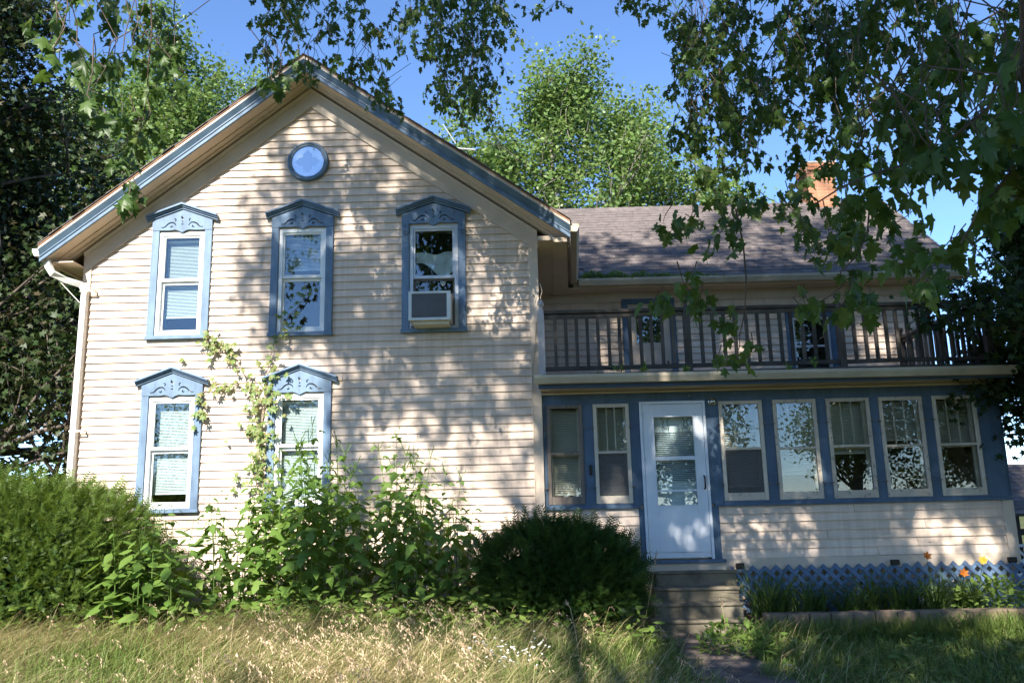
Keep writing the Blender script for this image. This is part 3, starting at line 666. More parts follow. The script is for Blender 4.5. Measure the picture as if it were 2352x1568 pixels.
# porch interior
one('porch_floor', ROOMWALL, HOUSE, (PX0, PX1-.1, PY+.1, WING, .74, .80))
one('porch_back_wall', ROOMWALL, HOUSE, (PX0, PX1, WING-.02, WING, .3, 3.0))
def porch_window(a, b, i):
    W = empty('window', (a, PY, PZ0), HOUSE); y0, y1 = BY-.020, BY+.012; c = (a+b)/2
    mat = [BAREWOOD, PEEL, PEEL, PEELX, PEELX, PEELX, PEEL][i]; st = .046; zm = 2.185+random.uniform(-.006,.006)
    tilt = random.uniform(-.004,.004)
    one('storm_frame', mat, W, (a, a+st, y0, y1, PZ0, PZ1), (b-st, b, y0, y1, PZ0, PZ1), (a+st, b-st, y0, y1, PZ1-st, PZ1), bevel=.003)
    one('bottom_rail', PEELX if i else BAREWOOD, W, (a+st, b-st, y0+.001, y1, PZ0, PZ0+.095), bevel=.003)
    one('meeting_rail', mat, W, (a+st, b-st, y0+.004, y1, zm-.014, zm+.016), bevel=.002)
    yg = BY+.002
    one('pane', GLASSW, W, (a+st, b-st, yg, yg+.003, zm+.016, PZ1-st))
    low = SCREEN if i in (1, 2) else GLASSW
    one('screen' if low is SCREEN else 'pane', low, W, (a+st, b-st, yg+.004, yg+.007, PZ0+.095, zm-.014))
    # inner sash with two upright bars in its upper half
    ys = PY+.045; mb = MB(); mb.box(a+.03, a+.07, ys, ys+.03, PZ0+.03, PZ1-.03); mb.box(b-.07, b-.03, ys, ys+.03, PZ0+.03, PZ1-.03)
    mb.box(a+.07, b-.07, ys, ys+.03, zm-.03, zm+.02)
    mb.build('inner_sash', PEEL, W)
    if i != 0:
        for k in (1, 2):
            x = a+.07+(b-a-.14)*k/3; one('muntin', PEEL, W, (x-.008, x+.008, ys+.001, ys+.022, zm+.02, PZ1-.04))
    drop = [.02, .02, .07, .20, .42, .56, .50][i]; lo = PZ0+.10+(PZ1-PZ0-.15)*drop; z = PZ1-.06; mb = MB(); yb = PY+.115
    while z > lo:
        mb.hexa([(a+.02,yb,z-.009),(b-.02,yb,z-.009),(b-.02,yb+.022,z+.009),(a+.02,yb+.022,z+.009),(a+.02,yb,z-.0075),(b-.02,yb,z-.0075),(b-.02,yb+.022,z+.0105),(a+.02,yb+.022,z+.0105)]); z -= .0225
    mb.box(a+.02, b-.02, yb, yb+.02, lo-.012, lo+.004); mb.build('blind', BLINDC, W)
    for sx in (a-.012, b+.012):                 # turn-buttons that hold the storm sash
        for zz in (PZ0+.20, PZ1-.30):
            mb = MB(); mb.box(sx-.02, sx+.02, y0-.008, BY-.001, zz-.007, zz+.007); mb.tube([(sx,y0-.02,zz),(sx,y0-.004,zz)], .006, 6); mb.build('turn_button', BAREWOOD, W)
for i, (a, b) in enumerate(PW): porch_window(a, b, i)
one('shutter_handle', DARKMETAL, HOUSE, (.795, .83, BY-.03, BY-.002, 1.90, 2.03), bevel=.01)
# storm door
DOOR = empty('storm_door', (DX0, PY, DZ0), HOUSE); yd0, yd1 = BY-.030, BY+.005
one('door_frame', DOORW, DOOR, (DX0, DX0+.034, yd0-.006, yd1, DZ0, DZ1), (DX1-.034, DX1, yd0-.006, yd1, DZ0, DZ1), (DX0+.034, DX1-.034, yd0-.006, yd1, DZ1-.036, DZ1), bevel=.004)
gx0, gx1 = DX0+.175, DX1-.165; g1, g2 = 1.505, 2.085
one('door_leaf', DOORW, DOOR, (DX0+.038, gx0, yd0, yd1, DZ0+.09, DZ1-.04), (gx1, DX1-.038, yd0, yd1, DZ0+.09, DZ1-.04), (gx0, gx1, yd0, yd1, DZ1-.20, DZ1-.04), (gx0, gx1, yd0, yd1, g2-.02, g2+.028), (gx0, gx1, yd0, yd1, DZ0+.09, g1), bevel=.003)
one('kick_rail', DOORW, DOOR, (DX0+.038, DX1-.038, yd0+.006, yd1, DZ0+.02, DZ0+.088), bevel=.003)
one('pane', GLASS, DOOR, (gx0, gx1, yd0+.012, yd0+.016, g2+.028, DZ1-.20))
one('pane', GLASS, DOOR, (gx0, gx1, yd0+.012, yd0+.016, g1, g2-.02))
one('glazing_bead', DOORW, DOOR, (gx0-.014, gx0, yd0-.006, yd0+.002, g1-.014, DZ1-.186), (gx1, gx1+.014, yd0-.006, yd0+.002, g1-.014, DZ1-.186), (gx0, gx1, yd0-.006, yd0+.002, g1-.014, g1), (gx0, gx1, yd0-.006, yd0+.002, DZ1-.20, DZ1-.186))
one('sash_bar', DOORW, DOOR, (gx0, gx1, yd0-.002, yd0+.018, g1+.17, g1+.19))
mb = MB(); z = 2.43
while z > 1.80:
    mb.hexa([(gx0-.03,PY+.06,z-.008),(gx1+.03,PY+.06,z-.008),(gx1+.03,PY+.08,z+.008),(gx0-.03,PY+.08,z+.008),(gx0-.03,PY+.06,z-.0065),(gx1+.03,PY+.06,z-.0065),(gx1+.03,PY+.08,z+.0095),(gx0-.03,PY+.08,z+.0095)]); z -= .024
mb.build('blind', BLIND, DOOR)
one('inner_door', VINYL, DOOR, (DX0+.05, DX1-.05, PY+.085, PY+.12, DZ0, 1.80), (DX0+.05, gx0-.02, PY+.085, PY+.12, 1.80, DZ1-.05), (gx1+.02, DX1-.05, PY+.085, PY+.12, 1.80, DZ1-.05), (gx0-.02, gx1+.02, PY+.085, PY+.12, 2.44, DZ1-.05))
mb = MB(); mb.tube([(DX1-.07,yd0-.002,1.86),(DX1-.068,yd0-.035,1.85),(DX1-.068,yd0-.04,1.78),(DX1-.068,yd0-.035,1.71),(DX1-.07,yd0-.002,1.70)], .011, 8); mb.build('handle', DARKMETAL, DOOR, smooth=True)
for zz in (.98, 1.28, 2.05, 2.62): one('hinge', ALU, DOOR, (DX0+.030, DX0+.044, yd0-.012, yd0-.0062, zz, zz+.06))
# black scroll lines of the door's ornament behind the upper glass
mb = MB()
for off, sx in ((.10, 1), (.20, -1), (.45, -1), (.37, 1)):
    base = np.array([gx0+off, yd0+.022, 2.50])
    mb.tube([base+np.array([sx*.0,0,.10]), base+np.array([sx*.03,0,.05]), base+np.array([sx*.01,0,.0]), base+np.array([sx*.06,0,-.04]), base+np.array([sx*.10,0,-.01]), base+np.array([sx*.08,0,-.07])], .004, 4)
mb.build('scroll_grille', DARKMETAL, DOOR)
# porch lamp
LAMP = empty('porch_lamp', (2.405, BY, 2.795), HOUSE)
mb = MB(); mb.lathe((2.405, BY, 2.795), [(.0001,-.02),(.045,-.02),(.058,-.012),(.060,0)], 'y', 20); mb.build('base', CHROME, LAMP, smooth=True)
mb = MB(); mb.lathe((2.405, BY, 2.795), [(.0001,-.075),(.022,-.072),(.040,-.055),(.044,-.02)], 'y', 20); mb.build('globe', CHROME, LAMP, smooth=True)
# porch eave: soffit boards, navy fascia, gutter, deck
EY = -.42
mb = MB(); mb.hexa([(PX0-.02,EY+.02,2.998),(6.02,EY+.02,2.998),(6.02,BY-.002,2.960),(PX0-.02,BY-.002,2.960),(PX0-.02,EY+.02,3.03),(6.02,EY+.02,3.03),(6.02,BY-.002,3.03),(PX0-.02,BY-.002,3.03)]); mb.build('porch_soffit', SOFFIT, HOUSE)
one('soffit_moulding', TRIM, HOUSE, (PX0, 6.05, BY-.05, BY-.018, 2.930, 2.957), bevel=.004)
one('porch_fascia', NAVY, HOUSE, (PX0-.05, 6.02, EY, EY+.019, 2.955, 3.09), bevel=.003)
gutter('gutter', GUTTER, (.12,EY-.001,3.118), (6.03,EY-.001,3.092), .105, .115, (0,-1))
DECK = one('deck', RAILWOOD, HOUSE, (PX0-.03, 6.02, EY+.02, WING, 3.031, 3.095))
one('deck_edge', RAILWOOD, HOUSE, (.24, 6.0, -.24, -.20, 3.096, 3.17), bevel=.004)
# ---- balcony railing
RAIL = empty('balcony_railing', (.2,-.15,3.1), HOUSE); RY = -.15
def post(x, y, mat, z1=4.06):
    mb = MB(); s = .042
    mb.box(x-s, x+s, y-s, y+s, 3.096, z1-.10)
    mb.hexa([(x-s,y-s,z1-.0999),(x+s,y-s,z1-.0999),(x+s,y+s,z1-.0999),(x-s,y+s,z1-.0999)] + [(x-s*.45,y-s*.45,z1-.02),(x+s*.45,y-s*.45,z1-.02),(x+s*.45,y+s*.45,z1-.02),(x-s*.45,y+s*.45,z1-.02)])
    o = mb.build('post', mat, RAIL, bevel=.003)
    mb = MB(); mb.lathe((x,y,z1), [(.014,-.025),(.020,-.012),(.020,0),(.036,.016),(.042,.038),(.038,.062),(.02,.080),(.0001,.084)], 'z', 14); mb.build('finial', mat, o, smooth=True)
posts = [.235, 2.11, 4.065, 5.93]
for i, x in enumerate(posts): post(x, RY, POSTPAINT if i == 0 else RAILWOOD, 4.07)
post(5.93, WING-.08, RAILWOOD, 4.07)
def rails(p, q):
    p = np.array(p, float); q = np.array(q, float); d = q-p; L = np.linalg.norm(d); d /= L; nn = np.array([-d[1], d[0], 0])
    for z0, z1, wd in ((3.962, 4.002, .045), (3.905, 3.955, .018), (3.225, 3.275, .022)):
        k = 4; mb = MB(); V = []
        for i in range(k+1):
            c = p+d*L*i/k; dz = random.uniform(-.006,.006)
            V += [c-nn*wd+np.array([0,0,z0+dz]), c+nn*wd+np.array([0,0,z0+dz]), c+nn*wd+np.array([0,0,z1+dz]), c-nn*wd+np.array([0,0,z1+dz])]
        F = [(3,2,1,0), tuple(4*k+j for j in range(4))] + [(4*i+j, 4*i+(j+1)%4, 4*i+4+(j+1)%4, 4*i+4+j) for i in range(k) for j in range(4)]
        mb.add(V, F); mb.build('rail', RAILWOOD, RAIL)
    n = int(round(L/.1395)); h = .0205
    me = None
    for i in range(1, n):
        c = p+d*L*i/n; mb = MB()
        if me is None:
            mb.box(-h, h, -.018, .018, 3.277, 3.903); o = mb.build('baluster', RAILWOOD, RAIL, world=False); me = o.data
        else: o = bpy.data.objects.new('baluster', me); link(o, RAIL)
        o.location = Vector((c[0], c[1], 0)) - wloc(RAIL); o.rotation_euler = (random.uniform(-.004,.004), 0, math.atan2(d[1], d[0])+random.uniform(-.05,.05))
        o.location.x -= 0
for a, b in zip(posts, posts[1:]): rails((a+.043, RY, 0), (b-.043, RY, 0))
rails((5.93, RY+.043, 0), (5.93, WING-.123, 0))

# ---------------------------------------------------------------- wing (upper storey behind the balcony)
WY = WING; WX1 = 6.37
mb = MB(); fill_holes(mb, XR-.1, WX1, 3.096, 4.95, WY, WY+.1, [(4.25,4.86,3.45,4.36)])
mb.box(WX1-.1, WX1, WY+.1, 6.7, 2.9, 4.95); mb.prismx([(WY+.1,4.95),(6.7,4.95),(4.5,6.98)], WX1-.1, WX1); mb.box(XR, WX1, 6.7, 6.8, .3, 4.95)
WW = mb.build('wing_wall', SHEATH, HOUSE)
courses(3.10, 4.86, .1055, lambda z: (XR+.035, WX1), [(1.60,2.44,3.0,4.62),(4.18,4.93,3.40,4.44)], WY, WW, SIDING, split=.3)
one('corner_board', TRIM, WW, (WX1-.09, WX1+.012, WY-.036, WY-.001, 3.096, 4.84), bevel=.003)
one('wing_frieze', TRIM, WW, (XR+.035, WX1, WY-.042, WY-.001, 4.70, 4.86), bevel=.003)
UD = empty('balcony_door', (2.02, WY, 3.1), HOUSE)
one('casing', BLUEP, UD, (1.585, 1.675, WY-.05, WY-.001, 3.097, 4.66), bevel=.003); one('casing', BLUEP, UD, (2.335, 2.425, WY-.05, WY-.001, 3.097, 4.66), bevel=.003); one('casing', BLUEP, UD, (1.585, 2.425, WY-.052, WY-.001, 4.661, 4.74), bevel=.003)
one('door_leaf', TRIM, UD, (1.677, 1.80, WY-.030, WY-.001, 3.097, 4.655), (2.21, 2.333, WY-.030, WY-.001, 3.097, 4.655), (1.80, 2.21, WY-.030, WY-.001, 4.47, 4.655), (1.80, 2.21, WY-.030, WY-.001, 3.097, 4.02), bevel=.003)
one('pane', GLASS, UD, (1.80, 2.21, WY-.018, WY-.014, 4.02, 4.47)); one('door_backing', DARKROOM, UD, (1.80, 2.21, WY-.004, WY-.0005, 4.02, 4.47))
one('panel_moulding', TRIM, UD, (1.82, 2.19, WY-.038, WY-.0305, 3.92, 3.935), (1.82, 2.19, WY-.038, WY-.0305, 3.55, 3.565))
mb = MB(); mb.tube([(2.27,WY-.032,3.72),(2.275,WY-.07,3.70),(2.27,WY-.032,3.60)], .010, 6); mb.build('handle', DARKMETAL, UD)
UW = empty('window', (4.55, WY, 3.4), HOUSE)
one('casing', BLUEP, UW, (4.165, 4.26, WY-.05, WY-.001, 3.44, 4.37), bevel=.003); one('casing', BLUEP, UW, (4.85, 4.945, WY-.05, WY-.001, 3.44, 4.37), bevel=.003); one('casing', BLUEP, UW, (4.165, 4.945, WY-.052, WY-.001, 4.371, 4.47), bevel=.003); one('sill', BLUEP, UW, (4.15, 4.96, WY-.075, WY-.001, 3.39, 3.438), bevel=.003)
one('window_frame', ALU, UW, (4.261, 4.30, WY-.02, WY+.03, 3.44, 4.37), (4.81, 4.849, WY-.02, WY+.03, 3.44, 4.37), (4.30, 4.81, WY-.02, WY+.03, 3.89, 3.92), (4.30, 4.81, WY-.02, WY+.03, 4.33, 4.37))
one('pane', GLASSW, UW, (4.30, 4.81, WY, WY+.004, 3.92, 4.33)); one('pane', GLASSW, UW, (4.30, 4.81, WY+.01, WY+.014, 3.44, 3.89)); one('window_backing', DARKROOM, UW, (4.2, 4.9, WY+.11, WY+.13, 3.3, 4.5))
# wing eave
WGY = 1.93
one('wing_soffit', SOFFIT, HOUSE, (XR+.035, 6.86, WGY, WY-.043, 4.845, 4.862))
gutter('gutter', GUTTER, (.885, WGY-.002, 4.975), (6.93, WGY-.002, 4.968), .105, .115, (0,-1))
one('wing_fascia', TRIM, HOUSE, (.80, 6.88, WGY, WGY+.02, 4.863, 4.98))
# wing roof with shingles
RB, RT = np.array([WGY-.04, 4.985]), np.array([4.5, 7.085]); RL = np.linalg.norm(RT-RB); ru = (RT-RB)/RL; rn = np.array([-ru[1], ru[0]])
mb = MB(); x0b, x0t, x1 = .80, -2.0, 6.93
th = rn*.04
mb.hexa([(x0b,RB[0],RB[1]-.04),(x1,RB[0],RB[1]-.04),(x1,RT[0],RT[1]-.05),(x0t,RT[0],RT[1]-.05),(x0b,RB[0],RB[1]),(x1,RB[0],RB[1]),(x1,RT[0],RT[1]),(x0t,RT[0],RT[1])])
mb.hexa([(x0t,RT[0]+.001,RT[1]-.05),(x1,RT[0]+.001,RT[1]-.05),(x1,7.1,RB[1]-.04),(x0b,7.1,RB[1]-.04),(x0t,RT[0]+.001,RT[1]),(x1,RT[0]+.001,RT[1]),(x1,7.1,RB[1]),(x0b,7.1,RB[1])])
WROOF = mb.build('wing_roof', ROOFDARK, HOUSE)
rot_x = math.atan2(ru[1], ru[0]); SW, SE = .305, .135; ncourse = int(RL/SE)
tmpl = MB(); tmpl.hexa([(0,0,0),(SW-.006,0,0),(SW-.006,SE*1.25,.0),(0,SE*1.25,.0),(0,0,.0085),(SW-.006,0,.0085),(SW-.006,SE*1.25,.002),(0,SE*1.25,.002)])
sh_list = []
for c in range(ncourse):
    x = .80-(.15 if c % 2 else 0)+random.uniform(-.04,.04)-.25*(c > 12)
    while x < x1:
        wdt = SW if random.random() < .75 else SW*random.uniform(.45,.8)
        sh_list.append((x, c, wdt)); x += wdt
srt = sorted(sh_list, key=lambda q: (q[1] , abs(q[0]-3)))
sme = None; rest = MB()
for i, (x, c, wdt) in enumerate(srt):
    lift = .003+random.uniform(0,.004); s0 = c*SE+random.uniform(-.006,.006)
    o3 = np.array([x, RB[0]+ru[0]*s0+rn[0]*lift, RB[1]+ru[1]*s0+rn[1]*lift]); sx = min(wdt, x1+.02-x)/SW
    if x < .86 and c < 3: continue
    if i < 300:
        if sme is None: o = tmpl.build('shingle', SHINGLE, WROOF, world=False); sme = o.data
        else: o = bpy.data.objects.new('shingle', sme); link(o, WROOF)
        o.location = o3; o.rotation_euler = (rot_x, 0, 0); o.scale = (sx, 1, 1+random.uniform(-.2,.5))
    else:
        V = [(o3[0]+v[0]*sx, o3[1]+ru[0]*v[1]+rn[0]*v[2], o3[2]+ru[1]*v[1]+rn[1]*v[2]) for v in tmpl.v]; rest.add(V, tmpl.f)
ro = rest.build('shingle_field', SHINGLE, WROOF); ro['kind'] = 'stuff'
k = int((x1-.4)/.26)
for i in range(k):
    x = .4+i*.26; b = MB(); yj = RT[0]
    b.hexa([(x,yj-.14,RT[1]-.10),(x+.30,yj-.14,RT[1]-.105),(x+.30,yj,RT[1]+.012),(x,yj,RT[1]+.016),(x,yj-.14,RT[1]-.088),(x+.30,yj-.14,RT[1]-.098),(x+.30,yj,RT[1]+.02),(x,yj,RT[1]+.03)])
    b.build('ridge_cap', SHINGLE, WROOF)
mb = MB(); mb.hexa([(6.88,RB[0]+.02,RB[1]-.16),(6.92,RB[0]+.02,RB[1]-.16),(6.92,RT[0],RT[1]-.17),(6.88,RT[0],RT[1]-.17),(6.88,RB[0]+.02,RB[1]-.041),(6.92,RB[0]+.02,RB[1]-.041),(6.92,RT[0],RT[1]-.051),(6.88,RT[0],RT[1]-.051)]); mb.build('rake_board', TRIM, HOUSE)
# chimney
CH = one('chimney', MORTAR, HOUSE, (5.47, 5.99, 4.28, 4.80, 6.5, 7.80))
bme = None
bt = MB(); bt.box(-.0975, .0975, -.006, .02, 0, .056)
def brick(x, y, z, rz, sx=1.0):
    global bme
    if bme is None: o = bt.build('brick', BRICK, CH, world=False); bme = o.data
    else: o = bpy.data.objects.new('brick', bme); link(o, CH)
    o.location = (x, y, z); o.rotation_euler = (0,0,rz); o.scale = (sx, 1, 1)
z = 6.92; c = 0
while z < 7.78:
    out = .035 if z > 7.62 else 0.0; n = 5
    for k in range(3):
        xx = 5.47+.085+k*.175+(0 if c % 2 else .0)
        brick(5.47-out*0+.0875+k*.173, 4.28-out, z, 0, .87 if (k+c) % 2 else .85)
        brick(5.99+out, 4.28+.0875+k*.173, z, math.pi/2, .86); brick(5.47-out, 4.28+.0875+k*.173, z, -math.pi/2, .86)
    z += .067; c += 1
one('chimney_cap', MORTAR, CH, (5.43, 6.03, 4.24, 4.84, 7.79, 7.83), bevel=.01)

# ---------------------------------------------------------------- lattice skirt
LAT = empty('lattice_skirt', (2.5, -.01, 0), HOUSE)
lx0, lx1, lz0, lz1 = 2.52, 6.06, .08, .745; step = .144; wd = .046
def lstrip(x, sg, y):
    H = lz1-lz0; xa, xb = (x, x+sg*H); za, zb = lz0, lz1
    if sg > 0:
        a0 = max(0, lx0-x); a1 = min(H, lx1-x)
    else:
        a0 = max(0, x-lx1); a1 = min(H, x-lx0)
    if a1-a0 < .06: return
    p = np.array([x+sg*a0, za+a0]); q = np.array([x+sg*a1, za+a1]); d = (q-p)/np.linalg.norm(q-p); nn = np.array([-d[1], d[0]])*wd/2
    jj = random.uniform(-.006,.006); q = q+d*random.uniform(-.02,.008); p = p+np.array([jj,0]); pts = [p-nn, q-nn, q+nn, p+nn]; mb = MB(); poly = [tuple(t) for t in pts]
    mb.prism(poly, y, y+.008); mb.build('lattice_strip', LATTICE, LAT)
x = lx0-.7
while x < lx1+.7:
    lstrip(x, -1, -.034); lstrip(x, 1, -.0245); x += step
one('lattice_frame', LATTICE, LAT, (lx0-.03, lx0, -.036, -.012, .05, .748))
one('foundation_boards', TRIM, HOUSE, (PX0, 6.0, .16, .30, 0, .70))
one('foundation', CONC, HOUSE, (XL+.05, XR-.02, .02, .20, 0, .40))
# ---------------------------------------------------------------- concrete steps
ST = empty('front_steps', (1.95,-.4,.06)); tag(ST, 'worn concrete front steps below the white storm door', 'steps')
lips = [(.715,-.12,.03,1.535,2.545),(.540,-.335,-.10,1.475,2.51),(.385,-.555,-.32,1.425,2.49),(.226,-.775,-.54,1.38,2.465)]
zs = [.54, .385, .226, .0]
for (zt_, yf, yb, xa, xb), zl in zip(lips, zs):
    o = one('riser', CONC, ST, (xa+.02, xb-.02, yf+.022, .12, zl-.02, zt_-.036)); one('tread', CONC, ST, (xa, xb, yf, yb+.06, zt_-.035, zt_), bevel=.011)

# ---------------------------------------------------------------- air conditioner in the right upper window
AC = empty('air_conditioner', (-1.19, -.2, 3.86)); tag(AC, 'boxy window air conditioner with dark grille in the right upper window', 'air conditioner')
ax0, ax1, az0, az1, ay = -1.455, -.915, 3.885, 4.265, -.36
one('case', ACBODY, AC, (ax0+.006, ax1-.006, ay+.012, .30, az0+.004, az1-.004), bevel=.006)
one('front_frame', ACFRAME, AC, (ax0, ax0+.042, ay, ay+.016, az0, az1), (ax1-.050, ax1, ay, ay+.016, az0, az1), (ax0+.042, ax1-.050, ay, ay+.016, az1-.030, az1), (ax0+.042, ax1-.050, ay, ay+.016, az0, az0+.035), bevel=.003)
one('grille_backing', ACFIN, AC, (ax0+.042, ax1-.05, ay+.008, ay+.011, az0+.035, az1-.03))
for i in range(26):
    z = az0+.043+i*.0118; one('grille_fin', ACFIN, AC, (ax0+.042, ax1-.05, ay+.001, ay+.008, z, z+.0045))
one('base_tray', ACBODY, AC, (ax0+.05, ax1-.03, ay+.05, .05, az0-.045, az0+.002))
one('support', BAREWOOD, AC, (ax0-.01, ax0+.055, -.05, .02, 3.842, az0))

# antenna on the far slope of the gable roof
AN = empty('antenna', (-.62, 3.0, 6.0)); tag(AN, 'thin old television antenna showing above the right gable slope', 'antenna')
p0 = P(1062, 343, 2.2); mb = MB(); mb.tube([(p0[0]-.25,2.2,p0[2]-.9),(p0[0]-.25,2.2,p0[2]+.02)], .012, 6); mb.build('mast', ALU, AN)
mb = MB(); a = P(1040,340,2.2); b = P(1092,344,2.2); mb.tube([a, b], .012, 6); mb.build('boom', ALU, AN)
mb = MB(); q = P(1017,285,2.2); mb.tube([q, P(1047,330,2.2)], .006, 5); mb.build('element', ALU, AN)

# ---------------------------------------------------------------- garden edging, bed and gazebo at the right
bed = one('garden_bed', SOIL, None, (2.60, 8.5, -.68, -.04, -.1, .20)); tag(bed, label='raised soil bed along the porch lattice', kind='structure')
ED = empty('edging_wall', (4.5,-.75,.05)); tag(ED, 'low tan block edging in front of the porch flower bed', 'edging')
for row in range(2):
    x = 2.52 + (.12 if row else 0)
    while x < 8.3:
        l = .245; b = MB(); j = random.uniform(-.012,.012); b.box(x+.004, x+l-.004, -.86+j, -.68+j, .02+row*.135, .02+row*.135+.130); b.build('edging_block', BLOCK, ED, bevel=.010); x += l
def gazebo():
    G = empty('garden_shelter', (9.9, 5.5, 0)); tag(G, 'low garden shelter with shingled roof beyond the porch corner', 'shelter')
    ex0, ex1, ey0, ey1, ez, px, py, pz = 8.55, 11.6, 4.6, 7.6, 1.20, 9.35, 6.1, 2.12
    mb = MB(); mb.add([(ex0,ey0,ez),(ex1,ey0,ez),(ex1,ey1,ez),(ex0,ey1,ez),(px,py,pz),(px+1.4,py,pz),(ex0,ey0,ez-.05),(ex1,ey0,ez-.05),(ex1,ey1,ez-.05),(ex0,ey1,ez-.05)], [(0,1,5,4),(1,2,5),(2,3,4,5),(3,0,4),(0,6,7,1),(1,7,8,2),(2,8,9,3),(3,9,6,0),(9,8,7,6)])
    RF = mb.build('roof', ROOFDARK, G)
    # shingle courses on the camera-facing slope
    bt_ = np.array([ey0, ez]); tp = np.array([py, pz]); Ls = np.linalg.norm(tp-bt_); u = (tp-bt_)/Ls; nn = np.array([-u[1],u[0]]); nc = 13
    for c in range(nc):
        s0 = c*Ls/nc; f = c/nc; xa = ex0+(px-ex0)*f; xb = ex1+(px+1.4-ex1)*f; x = xa
        while x < xb-.05:
            l = min(random.choice((.2,.26,.31)), xb-x); b = MB(); e = Ls/nc*1.2
            q = lambda xx, ss, h: (xx, bt_[0]+u[0]*ss+nn[0]*h, bt_[1]+u[1]*ss+nn[1]*h)
            b.hexa([q(x,s0-.01,.002),q(x+l-.006,s0-.01,.002),q(x+l-.006,min(Ls,s0+e),.002),q(x,min(Ls,s0+e),.002),q(x,s0-.01,.014),q(x+l-.006,s0-.01,.014),q(x+l-.006,min(Ls,s0+e),.005),q(x,min(Ls,s0+e),.005)])
            b.build('shingle', SHINGLE, RF); x += l
    for x in (8.75, 10.2, 11.4):
        for y in (4.75, 7.45): one('post', DARKWOOD, G, (x-.05, x+.05, y-.05, y+.05, 0, ez-.05))
    one('beam', DARKWOOD, G, (8.6, 11.55, 4.72, 4.80, .82, .93))
    LR = empty('bench_rail', (8.6,4.5,0), G)
    one('rail', WHITEP, LR, (8.6, 11.5, 4.66, 4.72, .62, .67)); x = 8.5
    while x < 11.6:
        for sg in (-1, 1):
            a = np.array([x, .12]); b_ = np.array([x+sg*.5, .62]); d = (b_-a)/np.linalg.norm(b_-a); n_ = np.array([-d[1],d[0]])*.022
            m_ = MB(); m_.prism([tuple(a-n_),tuple(b_-n_),tuple(b_+n_),tuple(a+n_)], 4.68+(.01 if sg > 0 else 0), 4.688+(.01 if sg > 0 else 0)); m_.build('lattice_strip', WHITEP, LR)
        x += .16
gazebo()

# ================================================================ vegetation
def hide_leaf_objs(tmpl, name, mat):
    me = fast_mesh(name, tmpl[0], tmpl[1], mat); return me
def leaf_obj(me, name, M, T, parent):
    o = bpy.data.objects.new(name, me); link(o, parent)
    m = mat4(M, np.array(T)-np.array(wloc(parent))); o.matrix_basis = m; return o
# ---- yews
def yew(name, label, c, rad, n, mat, seed, spike=0.16, base=.12, lean=0.0, boxy=.25):
    rng = np.random.default_rng(seed); Y = empty(name, (c[0], c[1], float(gz(c[0], c[1])))); tag(Y, label, 'shrub')
    c = np.array(c, float); rad = np.array(rad, float)
    # lumpy crown: bumps of its own
    bumps = rng.normal(size=(26,3)); bumps /= np.linalg.norm(bumps, axis=1, keepdims=True); bh = rng.uniform(-.20,.20,26)
    def radius(d): return (1 + (np.exp(-((1-d@bumps.T)*14))*bh).sum(axis=1))*((1-boxy)+boxy*.86/np.power((np.abs(d)**5).sum(axis=1), .2))
    d = rng.normal(size=(n,3)); d[:,2] = np.where(d[:,2] < -.35, -d[:,2], d[:,2]); d /= np.linalg.norm(d, axis=1, keepdims=True)
    f = radius(d)*rng.uniform(.72, 1.0, n)**.6
    T = c + d*rad*f[:,None]; T[:,0] += lean*(T[:,2]-c[2]); keep = T[:,2] > base; T = T[keep]; d = d[keep]; m = len(T)
    # a sprig: shoot with two rows of needles
    tv, tf = [], []
    for i in range(7):
        y = .10+.115*i; ln = .27*(1-.45*abs(i-2.6)/4)
        for sg in (-1, 1):
            o = len(tv); tv += [(0,y-.032,0),(0,y+.032,0),(sg*ln,y+.13,.04)]; tf.append((o,o+1,o+2) if sg > 0 else (o,o+2,o+1))
    o = len(tv); tv += [(-.014,0,0),(.014,0,0),(0,1.0,-.03)]; tf.append((o,o+1,o+2))
    tm = (np.array(tv,float), np.array(tf))
    tip = d*np.array([1,1,.6]) + np.array([0,0,.18]) + rng.normal(size=(m,3))*.50
    nor = rng.normal(size=(m,3))*.5 + np.array([0,0,.7]) + d*.35
    sc = rng.uniform(.6,1.35,m)*spike
    scatter('foliage', tm, frames(tip, nor, sc), T, mat, Y)
    # long new shoots that break the outline
    k = n//28; dd = d[:k]; T2 = c + dd*rad*(radius(dd)*.98)[:,None]; T2[:,0] += lean*(T2[:,2]-c[2]); ok = T2[:,2] > base+.15
    tip2 = dd[ok]*.9+np.array([0,0,.45])+rng.normal(size=(ok.sum(),3))*.25
    scatter('new_shoots', tm, frames(tip2, rng.normal(size=tip2.shape)+np.array([0,0,.5]), rng.uniform(1.5,2.6,ok.sum())*spike), T2[ok], mat, Y)
    # inner branches and dark inner twigs
    mb = MB()
    for i in range(16):
        a = rng.uniform(0,6.28); e = c + np.array([math.cos(a)*rad[0]*.7, math.sin(a)*rad[1]*.7, rng.uniform(-.1,.6)*rad[2]])
        mb.tube([(c[0]+.1*math.cos(a), c[1]+.1*math.sin(a), 0), (c+e)/2*np.array([1,1,.8]), e], [.03,.02,.008], 5)
    mb.build('branches', BARK, Y)
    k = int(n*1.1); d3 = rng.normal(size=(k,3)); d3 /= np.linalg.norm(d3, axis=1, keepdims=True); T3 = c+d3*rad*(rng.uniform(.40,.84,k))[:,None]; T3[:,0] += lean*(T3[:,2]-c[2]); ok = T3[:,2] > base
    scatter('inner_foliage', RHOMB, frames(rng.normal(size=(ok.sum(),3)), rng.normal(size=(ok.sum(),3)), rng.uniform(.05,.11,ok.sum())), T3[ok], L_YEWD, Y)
    return Y
yew('yew_shrub', 'large sunlit yew shrub left of the weeds by the house corner', (-5.72,-1.25,.80), (1.66,.95,1.22), 20000, L_YEW, 3, .105, base=.40)
